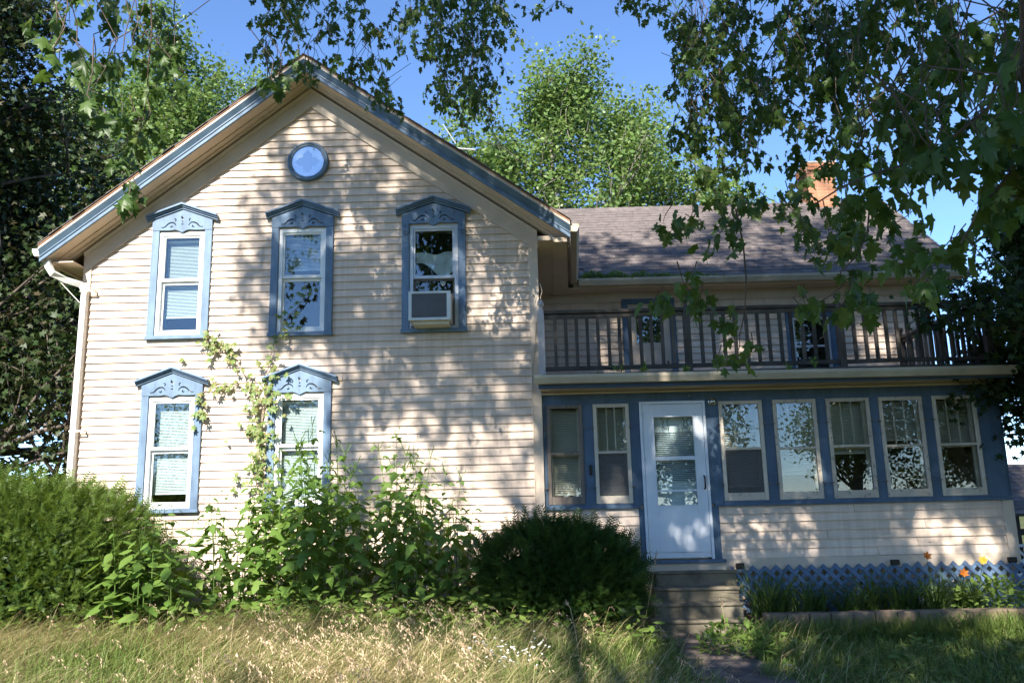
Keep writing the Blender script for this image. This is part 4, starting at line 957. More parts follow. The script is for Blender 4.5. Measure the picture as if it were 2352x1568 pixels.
yew('yew_shrub', 'dark rounded yew shrub beside the concrete front steps', (.36,-1.15,.62), (.94,.66,.66), 12000, L_YEWD, 5, .105, base=.18, boxy=.5)

# ---- tall weeds
WLEAF = [hide_leaf_objs(RAGW, 'leaf', L_WEED), hide_leaf_objs(OVATE, 'leaf', L_WEED), hide_leaf_objs(leaf_fan([(0,0),(0.12,0.15),(0.36,0.28),(0.20,0.36),(0.16,0.55),(0,1.0)], .32, .3, .45), 'leaf', L_WEED)]
def weed(x, y, H, label, seed, ovate=False):
    rng = random.Random(seed); z0 = float(gz(x, y)); Wd = empty('tall_weed', (x, y, z0)); tag(Wd, label, 'weed', 'tall leafy weeds along the gable wall')
    lx, ly = rng.uniform(-.12,.12)*H, rng.uniform(-.10,.05)*H
    def at(t): return np.array([x+lx*t*t, y+ly*t*t, z0+H*t])
    mb = MB(); mb.tube([at(t) for t in (0,.25,.5,.75,1)], [.008,.007,.006,.004,.002], 5)
    z = .10; a = rng.uniform(0,3.14)
    while z < 1.0:
        size = (.20 if z < .75 else .14)*(1-.45*max(0,z-.75)/.25)*rng.uniform(.75,1.25)
        for k in range(2 if z > .25 or rng.random() < .5 else 1):
            th = a+k*math.pi+rng.uniform(-.4,.4); el = rng.uniform(-.15,.55)
            d = np.array([math.cos(th), math.sin(th), 0]); p = at(z); pl = size*rng.uniform(.35,.6)
            q = p + d*pl + np.array([0,0,pl*.45]); mb.tube([p, q], .002, 3, cap=False)
            tip = d*math.cos(el) - np.array([0,0,math.sin(el)]); nor = np.array([0,0,1.0])+d*.3+np.array([rng.uniform(-.5,.5),rng.uniform(-.7,.2),0])
            M = frames(tip[None], nor[None], [size])[0]
            leaf_obj(WLEAF[1 if ovate else rng.choice((0,0,2))], 'leaf', M, q, Wd)
        a += 1.45+rng.uniform(-.3,.3); z += (.115/H)*rng.uniform(.75,1.15)
    if H > 1.6:                                       # flower spikes at the top
        for k in range(3):
            p = at(.97); mb.tube([p, p+np.array([rng.uniform(-.07,.07),rng.uniform(-.05,.05),rng.uniform(.07,.16)])], [.003,.0045], 4)
    mb.build('stem', L_WEED, Wd)
hx = [-4.95,-4.5,-3.9,-3.3,-2.7,-2.25,-1.85,-1.4,-1.0,-.65,-.4]; hh = [.85,1.15,1.32,1.60,2.02,2.25,1.78,2.12,1.78,1.12,.7]
rw = random.Random(21)
for i in range(80):
    x = -4.40+3.95*(i+.5)/80+rw.uniform(-.08,.08); y = rw.uniform(-1.45,-.35); H = float(np.interp(x, hx, hh))*rw.uniform(.72,1.03)
    if i % 9 == 4: H *= .7
    if x < -3.6: weed(x-.05, rw.uniform(-1.95,-1.35), H*.95, 'pale green broad leaved weed in the sunny patch beside the large yew', i, True)
    else:
        place = 'between the two lower windows' if x < -3.3 else ('in front of the right lower window' if x < -2.45 else ('right of the right lower window' if x < -1.25 else 'beside the dark yew shrub'))
        weed(x, y, H, ('tall' if H > 1.75 else 'shorter')+' lobed leaved weed growing '+place, i)

# ---- creeper on the wall
def creeper():
    V = empty('wall_creeper', (-3.2,-.05,.3)); tag(V, 'yellow green creeper climbing between the gable windows', 'vine')
    me = hide_leaf_objs(LEAF5, 'leaf', L_VINE); mb = MB(); rng = random.Random(4); n = 0
    paths = [([(612,1190),(600,1080),(592,980),(578,915),(562,862),(545,826),(515,795),(478,768)], 62, 9), ([(598,1000),(606,920),(612,865),(622,820),(632,782),(652,745),(668,720)], 46, 13),
             ([(590,1000),(604,960),(612,900),(590,870)], 60, 26), ([(570,890),(520,880),(485,888),(463,905),(462,950),(468,970)], 30, 9), ([(668,722),(690,700),(705,668),(700,650)], 9, 12), ([(478,768),(500,790),(470,790)], 20, 16), ([(600,1150),(580,1080),(590,1010)], 40, 30)]
    for pts, k, sp in paths:
        w3 = [P(a, b, -.045) for a, b in pts]; mb.tube([p+np.array([0,rng.uniform(-.02,.0),0]) for p in w3], .006, 5)
        for j in range(k):
            t = rng.uniform(0, len(pts)-1.001); i = int(t); f = t-i; px = pts[i][0]*(1-f)+pts[i+1][0]*f+rng.gauss(0,sp); py = pts[i][1]*(1-f)+pts[i+1][1]*f+rng.gauss(0,sp)
            p = P(px, py, -.07-abs(rng.gauss(0,.05))); th = rng.uniform(-2.2,2.2)
            tip = np.array([math.sin(th)*.8, -.45, -.55-.3*math.cos(th)]); nor = np.array([rng.uniform(-.5,.5), -1.0, .5+rng.uniform(-.3,.4)])
            if n < 290: leaf_obj(me, 'leaf', frames(tip[None], nor[None], [rng.uniform(.045,.085)])[0], p, V); n += 1
    mb.build('stem', TWIGL, V)
creeper()
# ---- little weeds that sprout from the gutters
def sprout(name, label, px, py, Y, h, seed, n=26, group=None):
    rng = np.random.default_rng(seed); b = P(px, py, Y); S = empty(name, b.tolist()); tag(S, label, 'weed', group)
    T, tp = [], []; mb = MB()
    for s in range(4):
        e = b+np.array([rng.normal()*h*.35, rng.normal()*.04, h*rng.uniform(.5,1.0)]); mb.tube([b, (b+e)/2+np.array([0,0,.02]), e], .002, 4)
        for k in range(n//4):
            t = rng.uniform(.3,1); T.append(b+(e-b)*t); tp.append(np.array([rng.normal(), rng.normal()*.6-.3, .25+rng.normal()*.4]))
    T = np.array(T); scatter('leaves', OVATE, frames(np.array(tp), rng.normal(size=T.shape)*.5+np.array([0,-.3,.8]), rng.uniform(.035,.07,len(T))), T, L_LOW, S, kind='stuff'); mb.build('stem', L_LOW, S)
for i, (px, py, h, lb) in enumerate(((1415,862,.20,'tallest green weed sprouting from the porch gutter'), (1375,866,.08,'tiny weed at the left end of the porch gutter'), (1478,862,.15,'weed sprouting from the porch gutter below the balcony door'), (1576,860,.12,'weed sprouting by the foot of the second balcony post'), (1655,856,.20,'wispy weed in the middle of the porch gutter'), (1812,852,.10,'bushy little weed in the porch gutter under the balcony window'), (1872,848,.16,'thin weed in the gutter left of the third balcony post'))):
    sprout('gutter_weed', lb, px, py, -.46, h, 40+i)
rg = np.random.default_rng(8); n = 1500; t = rg.uniform(0,1,n)**1.5; T = np.stack([.95+t*2.2, 1.84+rg.uniform(-.02,.12,n), 4.955+rg.uniform(0,.16,n)*(1-t)**.6*(.4+.6*np.abs(np.sin(t*19)))], axis=1)
GWD = scatter('gutter_moss', OVATE, frames(rg.normal(size=(n,3))*np.array([1,.6,.4])+np.array([0,-.2,.6]), rg.normal(size=(n,3))*.5+np.array([0,-.5,.6]), rg.uniform(.025,.06,n)), T, L_LOW); tag(GWD, 'green seedlings and moss filling the wing roof gutter', 'moss', kind='stuff')

# ---- generic tree
def grow(base, top, rng, r0, nlimb, reach, levels=2, up=.6, start=.25, wig=.06):
    """trunk with limbs; returns MB with the wood and an array of twig tips"""
    mb = MB(); base = np.array(base, float); top = np.array(top, float); H = np.linalg.norm(top-base); tips = []
    k = 8; tr = [base+(top-base)*i/k+np.append(rng.normal(size=2)*wig*H*.12*(0 < i < k), 0) for i in range(k+1)]
    mb.tube(tr, [r0*(1-.9*(i/k))+.01 for i in range(k+1)], 8)
    def limb(p, d, L, r, lev):
        pts = [p]; dd = d/np.linalg.norm(d); n = 5
        for i in range(n):
            dd = dd+rng.normal(size=3)*.16+np.array([0,0,up*.16]); dd /= np.linalg.norm(dd); pts.append(pts[-1]+dd*L/n)
            if i > 0: tips.append(pts[-1])
        mb.tube(pts, [r*(1-.85*i/n)+.004 for i in range(n+1)], 5 if lev == 0 else 4, cap=False)
        if lev < levels:
            for j in range(4 if lev == 0 else 3):
                q = pts[rng.integers(1, n+1)]; a = rng.normal(size=3); a[2] = abs(a[2])*.6+.1
                limb(q, dd*.6+a*.75, L*rng.uniform(.38,.62), r*.45, lev+1)
    for i in range(nlimb):
        t = start+(1-start)*(i+rng.uniform(0,1))/nlimb; p = base+(top-base)*t; a = i*2.4+rng.uniform(-.4,.4)
        L = reach*(1.15-.75*t)*rng.uniform(.75,1.2); limb(p, np.array([math.cos(a), math.sin(a), up*rng.uniform(.5,1.3)]), L, r0*.42*(1.1-t), 0)
    tips.append(top); return mb, np.array(tips)
def leafy(tips, rng, per, spread, tmpl, size, droop=.3, upright=0.0):
    n = len(tips)*per; T = np.repeat(tips, per, axis=0)+np.clip(rng.normal(size=(n,3)), -1.5, 1.5)*np.array(spread)
    tip = rng.normal(size=(n,3))*np.array([1,1,.6])+np.array([0,0,upright-droop]); nor = rng.normal(size=(n,3))*.6+np.array([0,-.3,.7])
    return T, frames(tip, nor, rng.uniform(size[0], size[1], n))
def tree(name, label, base, top, seed, r0, nlimb, reach, leafm, per=14, spread=(.35,.35,.35), size=(.10,.2), tmpl=RHOMB, bark=BARK, up=.7, start=.2, group=None, levels=2, upright=.2):
    rng = np.random.default_rng(seed); TR = empty(name, base); tag(TR, label, 'tree', group)
    mb, tips = grow(base, top, rng, r0, nlimb, reach, levels, up, start); mb.build('trunk', bark, TR, smooth=True)
    T, M = leafy(tips, rng, per, spread, tmpl, size, upright=upright); ok = T[:,2] > .2
    scatter('crown', tmpl, M[ok], T[ok], leafm, TR); return TR
# bright trees behind the house
def behind(px, py, Y): return P(px, py, Y)
def bg_tree(px_top, py_top, Y, seed, label, reach, per=15, nl=16):
    t = behind(px_top, py_top, Y)-np.array([0,0,reach*.30]); base = (t[0]+.3, Y, 0.0)
    tree('background_maple', label, base, t, seed, .24, nl, reach, L_FAR, per=per, spread=(.36,.36,.34), size=(.09,.19), tmpl=RHOMB, bark=BARKL, up=.95, start=.20, group='tall green trees behind the house', upright=.5)
bg_tree(1262, 185, 13, 101, 'tallest pale green tree behind the wing roof', 4.1, 19, 28)
bg_tree(1462, 275, 15, 102, 'narrower pale green tree right of the tallest behind the wing roof', 3.8, 19, 26)
bg_tree(1115, 350, 12, 103, 'lower bushy tree just behind the right gable slope', 4.0, 18, 20)
bg_tree(1640, 420, 14, 104, 'low rounded tree behind the wing ridge left of the chimney', 3.8, 16, 18)
bg_tree(410, 110, 12, 105, 'tall pale tree behind the left roof slope', 3.7, 20, 24)
bg_tree(215, 190, 14, 106, 'slender pale tree between the dark tree and the left roof slope', 4.4, 18, 22)
bg_tree(590, 200, 17, 107, 'pale tree showing behind the gable peak', 3.6, 10, 15)
bg_tree(885, 320, 18, 108, 'small far treetop behind the right gable slope near the peak', 2.2, 9, 10)
ryt = random.Random(15)
for i in range(9):
    x = -30+i*7.6+ryt.uniform(-2,2); y = ryt.uniform(-34,-27); h = ryt.uniform(6.0,8.5)
    tree('yard_tree', 'large green tree across the yard, seen only as a reflection in the windows', (x,y,0), (x+.4,y,h), 400+i, .35, 14, 4.2, L_MAPLE, per=22, spread=(.75,.75,.6), size=(.14,.28), tmpl=RHOMB, up=.5, start=.08, group='trees across the yard behind the viewer')
# dark copper tree at the left
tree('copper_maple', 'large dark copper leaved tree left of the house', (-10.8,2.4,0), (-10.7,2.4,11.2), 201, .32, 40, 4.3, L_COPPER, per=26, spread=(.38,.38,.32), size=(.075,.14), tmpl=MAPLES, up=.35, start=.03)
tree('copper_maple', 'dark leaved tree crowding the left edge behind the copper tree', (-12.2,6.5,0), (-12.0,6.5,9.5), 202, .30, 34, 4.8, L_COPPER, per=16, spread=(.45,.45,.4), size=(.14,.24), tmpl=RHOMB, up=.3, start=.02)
# dark maple at the right end of the porch
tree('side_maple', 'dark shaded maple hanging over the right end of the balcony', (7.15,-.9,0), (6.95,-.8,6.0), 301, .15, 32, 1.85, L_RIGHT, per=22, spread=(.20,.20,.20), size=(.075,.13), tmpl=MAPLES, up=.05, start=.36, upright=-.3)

# ================================================================ the silver maple that hangs over the yard
OM = empty('silver_maple', (-1.2,-14.2,0)); tag(OM, 'huge silver maple whose branches hang over the yard and roof', 'tree')
rm = np.random.default_rng(77)
LT, LM, LSZ = [], [], []                 # leaves in view: places, frames, size as seen
wood = MB(); twigs = MB()
def add_leaves(path, size, step, rng, jitter=.05, wide=.35):
    """opposite leaf pairs along a twig (list of points)"""
    pts = np.array(path); seg = np.linalg.norm(np.diff(pts, axis=0), axis=1); L = seg.sum(); s = step*.5
    while s < L+step*.4:
        acc = 0; p = pts[-1]
        for i, l in enumerate(seg):
            if acc+l >= s: p = pts[i]+(pts[i+1]-pts[i])*(s-acc)/l; break
            acc += l
        a = rng.uniform(0, 6.28)
        for k in (0, 1):
            th = a+math.pi*k+rng.uniform(-.5,.5); d = np.array([math.cos(th), math.sin(th), 0]); sz = size*rng.uniform(.65,1.2)
            q = p+d*sz*rng.uniform(.25,.6)+np.array([0,0,-sz*.25])+rng.normal(size=3)*jitter*.3
            tip = d*wide*rng.uniform(.5,2.0)+np.array([0,0,-1.0])+rng.normal(size=3)*.28
            nor = np.array([d[0],d[1],.45])+rng.normal(size=3)*.55
            LT.append(q); LM.append(frames(tip[None], nor[None], [sz])[0]); LSZ.append(sz/np.linalg.norm(q-CAM))
        s += step*rng.uniform(.7,1.3)
def droop(p, L, rng, sway=.25, n=4):
    pts = [np.array(p, float)]; d = np.array([rng.normal()*sway*2.2, rng.normal()*sway*2.2, -1.0])
    for i in range(n):
        d = d+rng.normal(size=3)*np.array([.22,.22,.05]); d /= np.linalg.norm(d); pts.append(pts[-1]+d*L/n)
    return pts
# sprays in view: centre and half-size in photo pixels, metres in front of the camera, number of twigs, leaf size, twig length
SPR = [
 (240,40,60,50,4.3,5,.085,.24),(195,180,40,60,4.0,2,.09,.16),(270,150,30,60,4.2,4,.085,.20),(150,120,30,50,3.6,2,.10,.14),(345,150,70,60,4.4,3,.08,.16),(420,120,40,50,4.4,2,.08,.16),(215,240,30,30,3.8,2,.10,.12),(318,330,22,45,4.3,2,.08,.12),(300,430,36,36,4.0,3,.075,.12),
 (660,50,60,60,7.8,13,.085,.40),(760,45,80,50,8.0,14,.085,.42),(640,140,35,35,7.6,5,.085,.28),(720,135,35,40,7.8,7,.085,.30),(800,150,40,45,8.0,7,.085,.30),(855,190,25,50,8.0,5,.085,.30),(890,240,20,35,8.0,4,.085,.22),(625,180,45,16,4.6,5,.085,.09),
 (1000,30,95,45,8.4,22,.085,.50),(1100,25,70,40,8.5,18,.085,.50),(1040,120,48,60,8.4,18,.085,.48),(1085,190,45,60,8.5,19,.085,.48),(1030,225,34,36,8.4,9,.085,.34),(935,110,45,20,8.2,6,.085,.24),(1118,250,22,22,8.5,5,.085,.24),(1160,45,35,30,8.6,6,.085,.34),
 (1262,20,30,26,7.5,3,.085,.22),(1500,15,55,18,6.2,6,.085,.18),
 (1610,60,60,75,6.2,17,.08,.45),(1600,190,55,80,6.2,20,.08,.42),(1660,290,55,70,6.1,18,.08,.38),(1585,320,45,50,6.0,12,.08,.32),(1700,120,60,90,6.0,16,.08,.42),(1755,250,50,80,5.8,14,.08,.38),(1700,395,50,40,5.8,6,.08,.28),(1620,400,50,35,5.0,6,.085,.22),
 (1830,80,60,80,5.6,14,.082,.40),(1870,210,55,70,5.3,12,.082,.36),(1930,130,55,80,5.3,13,.082,.38),(1900,330,60,45,4.8,6,.085,.24),(1990,240,60,70,4.6,10,.085,.30),(2040,80,75,80,4.8,16,.085,.38),(2130,50,75,50,4.6,11,.085,.32),(2010,370,55,35,3.8,5,.09,.2),
 (2120,230,55,55,3.7,6,.09,.22),(2200,110,55,60,3.9,7,.09,.26),(2140,370,50,40,2.9,5,.095,.18),(2060,320,45,45,3.4,4,.095,.18),(2220,290,35,50,3.0,3,.095,.18),(2315,150,30,70,2.6,4,.10,.18),(2325,290,28,55,2.4,4,.10,.16),(2250,460,45,35,2.9,4,.095,.14),(2190,555,55,25,3.0,4,.095,.12),(2130,630,40,20,2.7,3,.10,.08),
 (1510,690,24,24,3.9,3,.08,.10),(1590,650,30,50,3.9,3,.08,.14),(1570,500,40,30,4.2,4,.085,.14),(1690,465,55,30,4.6,5,.085,.18),(1800,460,55,35,4.6,5,.085,.18),(1640,800,26,20,3.9,1,.07,.10),(1720,780,20,24,3.9,1,.07,.10),(1860,545,45,50,4.6,5,.08,.18),(1845,690,30,18,3.9,3,.08,.10),(1950,505,45,40,4.4,4,.085,.16),(1990,665,40,45,3.8,4,.085,.16),(2085,585,50,22,3.4,4,.09,.11),
 (2290,375,35,35,2.7,3,.095,.14),(1450,5,22,10,6.0,3,.085,.10),
]
for cx, cy, rx, ry, dist, n, size, L in SPR:
    for k in range(n):
        a = rm.uniform(0,6.28); r = math.sqrt(rm.uniform(0,1)); dd = dist*(1+rm.normal()*.06)
        p = P(cx+rx*r*math.cos(a), cy+ry*r*math.sin(a)-L*.4*FPX/dist, -10.6+dd)
        pts = droop(p, L*rm.uniform(.6,1.2), rm); up = [pts[0]+np.array([rm.normal()*.10, rm.normal()*.08, .22+.1*rm.random()]), pts[0]+np.array([rm.normal()*.03,0,.10])]; twigs.tube((up if cy < 400 else [])+pts, ([.003,.003] if cy < 400 else [])+[.003,.0026,.0022,.0018,.0012], 4, cap=False)
        add_leaves(pts, size*(.80 if dist > 4.5 else .88), .052, rm)
# bare twigs and hanging stems in view (pixels, metres ahead, radius)
TW = [([(345,-60),(343,70),(343,150),(340,210),(322,285),(306,360),(298,400)], 4.3, .006),([(343,68),(300,100),(265,150),(230,205)], 4.3, .004),([(343,68),(365,110),(400,140),(430,175)], 4.3, .004),([(165,-60),(150,30),(138,80),(140,150)], 3.9, .005),([(298,300),(285,320),(272,350)], 4.3, .003),
 ([(620,-60),(625,20),(600,70)], 7.8, .005),([(690,-60),(730,20),(760,70)], 7.9, .006),([(820,-60),(850,40),(862,70),(872,120),(880,160),(905,235)], 8.0, .006),([(862,70),(866,50)], 8.0, .003),
 ([(1095,-60),(1090,40),(1080,120),(1078,200),(1060,260)], 8.5, .012),([(1000,-60),(1010,40),(985,110),(960,120)], 8.4, .007),([(1130,-40),(1140,60),(1130,90)], 8.6, .005),
 ([(1660,-60),(1655,60),(1660,170),(1665,270),(1658,400),(1655,470)], 6.1, .007),([(1680,-60),(1690,20),(1705,60)], 5.4, .006),([(1820,-60),(1800,40),(1760,140),(1735,250),(1720,330)], 5.2, .007),
 ([(1895,-60),(1880,20),(1860,80),(1850,170),(1845,260),(1830,330),(1850,380)], 5.5, .007),([(1900,20),(1895,90),(1905,170),(1920,240),(1930,330),(1940,420),(1946,520)], 5.3, .008),([(1850,110),(1800,170),(1780,260)], 5.0, .005),
 ([(2350,-30),(2300,20),(2250,55),(2180,95),(2110,150),(2060,210),(2010,260),(1960,320),(1900,370),(1840,410)], 4.6, .009),([(2240,55),(2160,100),(2130,190),(2090,250)], 3.6, .008),([(2352,90),(2310,140),(2260,250),(2180,330),(2100,370),(2010,400),(1930,430),(1870,470)], 3.0, .009),
 ([(2352,300),(2330,340),(2310,400),(2260,480),(2200,560)], 2.6, .008),([(2000,430),(1990,530),(1965,590),(1935,625),(1930,655),(1900,690)], 3.9, .006),([(1690,480),(1705,560),(1712,640),(1716,720),(1690,770),(1650,790)], 3.8, .006),([(2230,0),(2200,90),(2205,200),(2210,240)], 3.4, .005),
 ([(1555,600),(1570,660),(1600,700)], 3.9, .004),([(1890,460),(1898,520),(1905,545)], 4.2, .004),([(2080,430),(2095,455),(2110,500)], 3.4, .003),([(2020,380),(2030,420),(2050,450)], 3.4, .003)]
ends = []
for pts, d, r in TW:
    w3 = [P(a+9*math.sin(i*2.7+d)*(i > 0), b, -10.6+d*(1+.02*math.sin(i*2.1))) for i, (a, b) in enumerate(pts)]
    k = len(w3); r *= .85; twigs.tube(w3, [r*(1-.7*i/k) for i in range(k)], 5, cap=False)
    if pts[0][1] < 0 or pts[0][0] > 2340: ends.append(w3[0])
    for i in range(1, k):
        for f in (.15, .5, .85):
            if rm.random() < (.75 if d > 4.5 else .28):
                q = w3[i-1]+(w3[i]-w3[i-1])*f; pts2 = droop(q, rm.uniform(.10,.26), rm, .9); twigs.tube(pts2, [.0025,.002,.002,.0015,.001], 4, cap=False); add_leaves(pts2, .076, .06, rm)

# the part of the crown above and behind the viewer that shades house and lawn
def ground_at(px, py):
    d = CF + CR*(px-1176)/FPX + CU*(784-py)/FPX
    return CAM + d*((.1-CAM[2])/d[2])
def surf(px, py, back=False):
    if py > 1330 and px > 1640: return ground_at(px, py)
    if py > 1405: return ground_at(px, py)
    if 1180 < py and px < 1490: return P(px, py, -1.2)
    if px < 1240: return P(px, py, 0)
    if py < 650:                                        # wing roof
        d = CF + CR*(px-1176)/FPX + CU*(784-py)/FPX; nrm = np.array([0, -ru[1], ru[0]]); p0 = np.array([0, RB[0], RB[1]])
        return CAM + d*(np.dot(p0-CAM, nrm)/np.dot(d, nrm))
    if py < 870: return P(px, py, WING if (px > 1500 or back) else -.15)
    return P(px, py, 0)
def ell(px, py, cx, cy, rx, ry): return ((px-cx)/rx)**2+((py-cy)/ry)**2 < 1
def shade(px, py, back=False):
    s = 0.0
    if px < 1240 and py < 1180:
        if py < 440:
            if px > 600: s = .62
            if ell(px,py,700,300,60,45) or ell(px,py,770,280,60,40) or ell(px,py,620,400,40,60) or ell(px,py,690,470,40,25) or ell(px,py,940,430,60,30): s = .10
            if px > 780 and py < 330: s = .72
        elif py < 800:
            if 545 < px <= 790: s = .80 if 600 < px else .5
            elif px > 790: s = .74
            if ell(px,py,660,490,40,35) or ell(px,py,790,500,30,60): s = .15
            if ell(px,py,1105,640,60,90) or ell(px,py,1190,680,35,70) or ell(px,py,880,600,30,60): s = .28
            if px < 600 and py > 690: s = .0
        else:
            if px > 775: s = .74
            if px > 850 and py > 955: s = .10
            if ell(px,py,1190,1060,35,60) or ell(px,py,1180,900,60,50): s = .5
            if ell(px,py,1090,840,70,50) or ell(px,py,930,870,50,30) or ell(px,py,1010,960,60,35): s = .30
    elif py < 650 and px >= 1240:
        s = .95 if py > 548+.02*(px-1300) else 0.0
        if px > 1600: s = .92 if py > 500 else .15
        if ell(px,py,2040,500,60,40) or ell(px,py,1700,560,70,14): s = .2
    elif py < 870 and px >= 1240:
        s = .98
        if px < 1500 and not back: s = .42 if py < 770 else .30
        if ell(px,py,2030,780,75,60) or ell(px,py,1700,800,60,40): s = .25
        if px < 1262: s = .2
    elif px >= 1240 and py < 1320:
        s = .95
        for e in ((1550,955,50,32),(1512,1060,16,60),(1625,985,18,40),(1570,1215,30,28),(1275,1110,35,60),(1420,1130,30,40),(1690,1200,40,80),(1815,1235,50,40),(1820,1170,45,30),(2085,1200,50,40),(2215,1250,80,55),(2050,1000,25,45),(1890,1050,20,60),(1660,1010,25,90),(2160,1100,20,40)):
            if ell(px,py,e[0],e[1],e[2]*1.6,e[3]*1.6): s = .0
    elif px < 1490 and py < 1405:
        s = .04 if px < 700 else (.48 if px < 1080 else .90)
        if ell(px,py,1420,1330,60,60) or ell(px,py,900,1330,90,50): s = .2
    else:
        if px > 1640:
            s = .74
            for e in ((1800,1500,110,40),(2250,1350,120,35),(2080,1545,90,20),(1700,1460,50,40),(2290,1440,70,25)):
                if ell(px,py,*e): s = .15
        elif px > 1480: s = .65
        else:
            s = .03
            if 1440 < py < 1515 and 230 < px < 1400: s = .42
            if ell(px,py,60,1530,130,40): s = .6
            if ell(px,py,1400,1520,140,60) or ell(px,py,300,1480,60,25): s = .10
    return s
SH = []
for px in range(440, 2420, 26):
    for py in range(150, 1700, 26):
        for rep in range(1 if px < 1240 else (3 if 640 < py < 890 else 2)):
            x, y = px+rm.uniform(-16,16), py+rm.uniform(-16,16)
            if rm.random() < shade(x, y, rep == 1):
                q = surf(x, y, rep == 1) if rep < 2 or x < 1500 else P(x, y, -.2); lo = 8.2+q[1]; hi = 14.0+q[1]          # depth along -Y to the leaf clump
                t = rm.uniform(lo, hi)
                SH.append(q + TOSUN/(-TOSUN[1])*t)
def seen(q, mar=90):
    v = np.asarray(q)-CAM; z = v@CF
    return z > .3 and -mar < 1176+FPX*(v@CR)/z < 2352+mar and -mar < 784-FPX*(v@CU)/z < 1568+mar
SH = [q for q in SH if not seen(q, 90+900/max(.6,np.linalg.norm(q-CAM)))]
def hit(c):                                             # where the shadow of a clump falls, as a photo pixel
    best = None
    for t in (c[1]/SUN[1]*-1.0,):
        q = c+SUN*t; 
        if q[2] < .1: q = c+SUN*((.1-c[2])/SUN[2])
        v = q-CAM; z = v@CF
        if z < .5: return None
        best = (1176+FPX*(v@CR)/z, 784-FPX*(v@CU)/z)
    return best
k = 0
while k < 4200:
    c = np.array([rm.uniform(-5,10), rm.uniform(-14,-3), rm.uniform(6.5,14)]); h = hit(c)
    if seen(c, 120+900/max(.6,np.linalg.norm(c-CAM))): continue
    if h is None or not (0 < h[0] < 2352 and 100 < h[1] < 1568): ok = c[0] > -1 and c[1] < -6
    else: ok = shade(*h) > .7 and min(shade(h[0]+60,h[1]), shade(h[0]-60,h[1]), shade(h[0],h[1]+60), shade(h[0],h[1]-60)) > .5
    if ok: SH.append(c)
    k += 1
# gaps in the crown: the attic pane and the middle window mirror open sky through them
for wc in ((-2.878,0,6.22), (-2.9,0,4.2), (3.45,0,2.55)):
    v = np.array(wc)-CAM; rdir = v*np.array([1,-1,1]); rdir /= np.linalg.norm(rdir); q = np.array(SH)-np.array(wc); t = q@rdir
    SH = [c for c, a, b in zip(SH, t, np.linalg.norm(q-t[:,None]*rdir, axis=1)) if b > .42+.012*a]
SH = np.array(SH)
# part of the same crown that shows above the frame, around the clumps
nleaf = 20; n = len(SH)*nleaf
T = np.repeat(SH, nleaf, axis=0)+rm.normal(size=(n,3))*.125
tip = rm.normal(size=(n,3))*.5+np.array([0,0,-.7]); nor = rm.normal(size=(n,3))*.7+np.array([0,-.5,.6])
M = frames(tip, nor, rm.uniform(.095,.15,n))
scatter('crown', MAPLES, M, T, L_MAPLE, OM)
# limbs: trunk, main limbs to groups of clumps, twigs to every clump
trunk_top = np.array([-1.4,-13.9,5.2])
wood.tube([(-1.2,-14.2,0),(-1.25,-14.15,.4),(-1.3,-14.1,2.2),(-1.35,-14.0,4.0),trunk_top], [.62,.50,.44,.42,.36], 14)
ctr = SH[rm.choice(len(SH), 14, replace=False)]
for it in range(8):
    lab = ((SH[:,None,:]-ctr[None])**2).sum(2).argmin(1)
    ctr = np.array([SH[lab==i].mean(0) if (lab==i).any() else ctr[i] for i in range(len(ctr))])
for i, c in enumerate(ctr):
    midp = (trunk_top+c)/2+np.array([0,0,.8]); q = trunk_top+np.array([0,0,(i%5)*.5])
    wood.tube([q-np.array([0,0,.6]), (q+midp)/2+np.array([0,0,.25]), midp, (midp+c)/2+np.array([0,0,.2]), c], [.10,.07,.045,.028,.012], 6, cap=False)
    mem = SH[lab==i]
    for s in mem[::5]: twigs.tube([c, (c+s)/2+np.array([0,0,.1]), s], [.010,.006,.003], 4, cap=False)
for e in ends:                                                   # hanging twigs reach up to the nearest limb
    j = ((ctr-e)**2).sum(1).argmin(); twigs.tube([e, e+np.array([0,-.15,.7]), e+(ctr[j]-e)*.5+np.array([0,-.3,1.2]), ctr[j]], [.008,.010,.014,.02], 5, cap=False)
wood.build('trunk', BARK, OM, smooth=True); tw = twigs.build('twigs', TWIG, OM, smooth=True); tw['kind'] = 'stuff'
LT = np.array(LT); LM = np.array(LM); order = np.argsort(-np.array(LSZ)); big, small = order[:300], order[300:]
lmes = []
for f_, d_, t_ in ((.18,.18,.0),(.5,.3,.3),(.1,.6,-.3),(.35,.05,.45),(.6,.5,-.15),(.0,.35,.2)):
    v_ = MAPLE[0].copy(); v_[:,2] = -f_*np.abs(v_[:,0])-d_*v_[:,1]**2+t_*v_[:,0]*v_[:,1]+.08*np.sin(v_[:,0]*9+f_*9); v_[:,0] *= .8+.35*(f_*7 % 1); lmes.append(fast_mesh('leaf', v_, MAPLE[1], L_MAPLE))
for i in big: leaf_obj(lmes[int(i) % 6], 'leaf', LM[i], LT[i], OM)
scatter('hanging_leaves', MAPLE, LM[small], LT[small], L_MAPLE, OM, curl=rm)

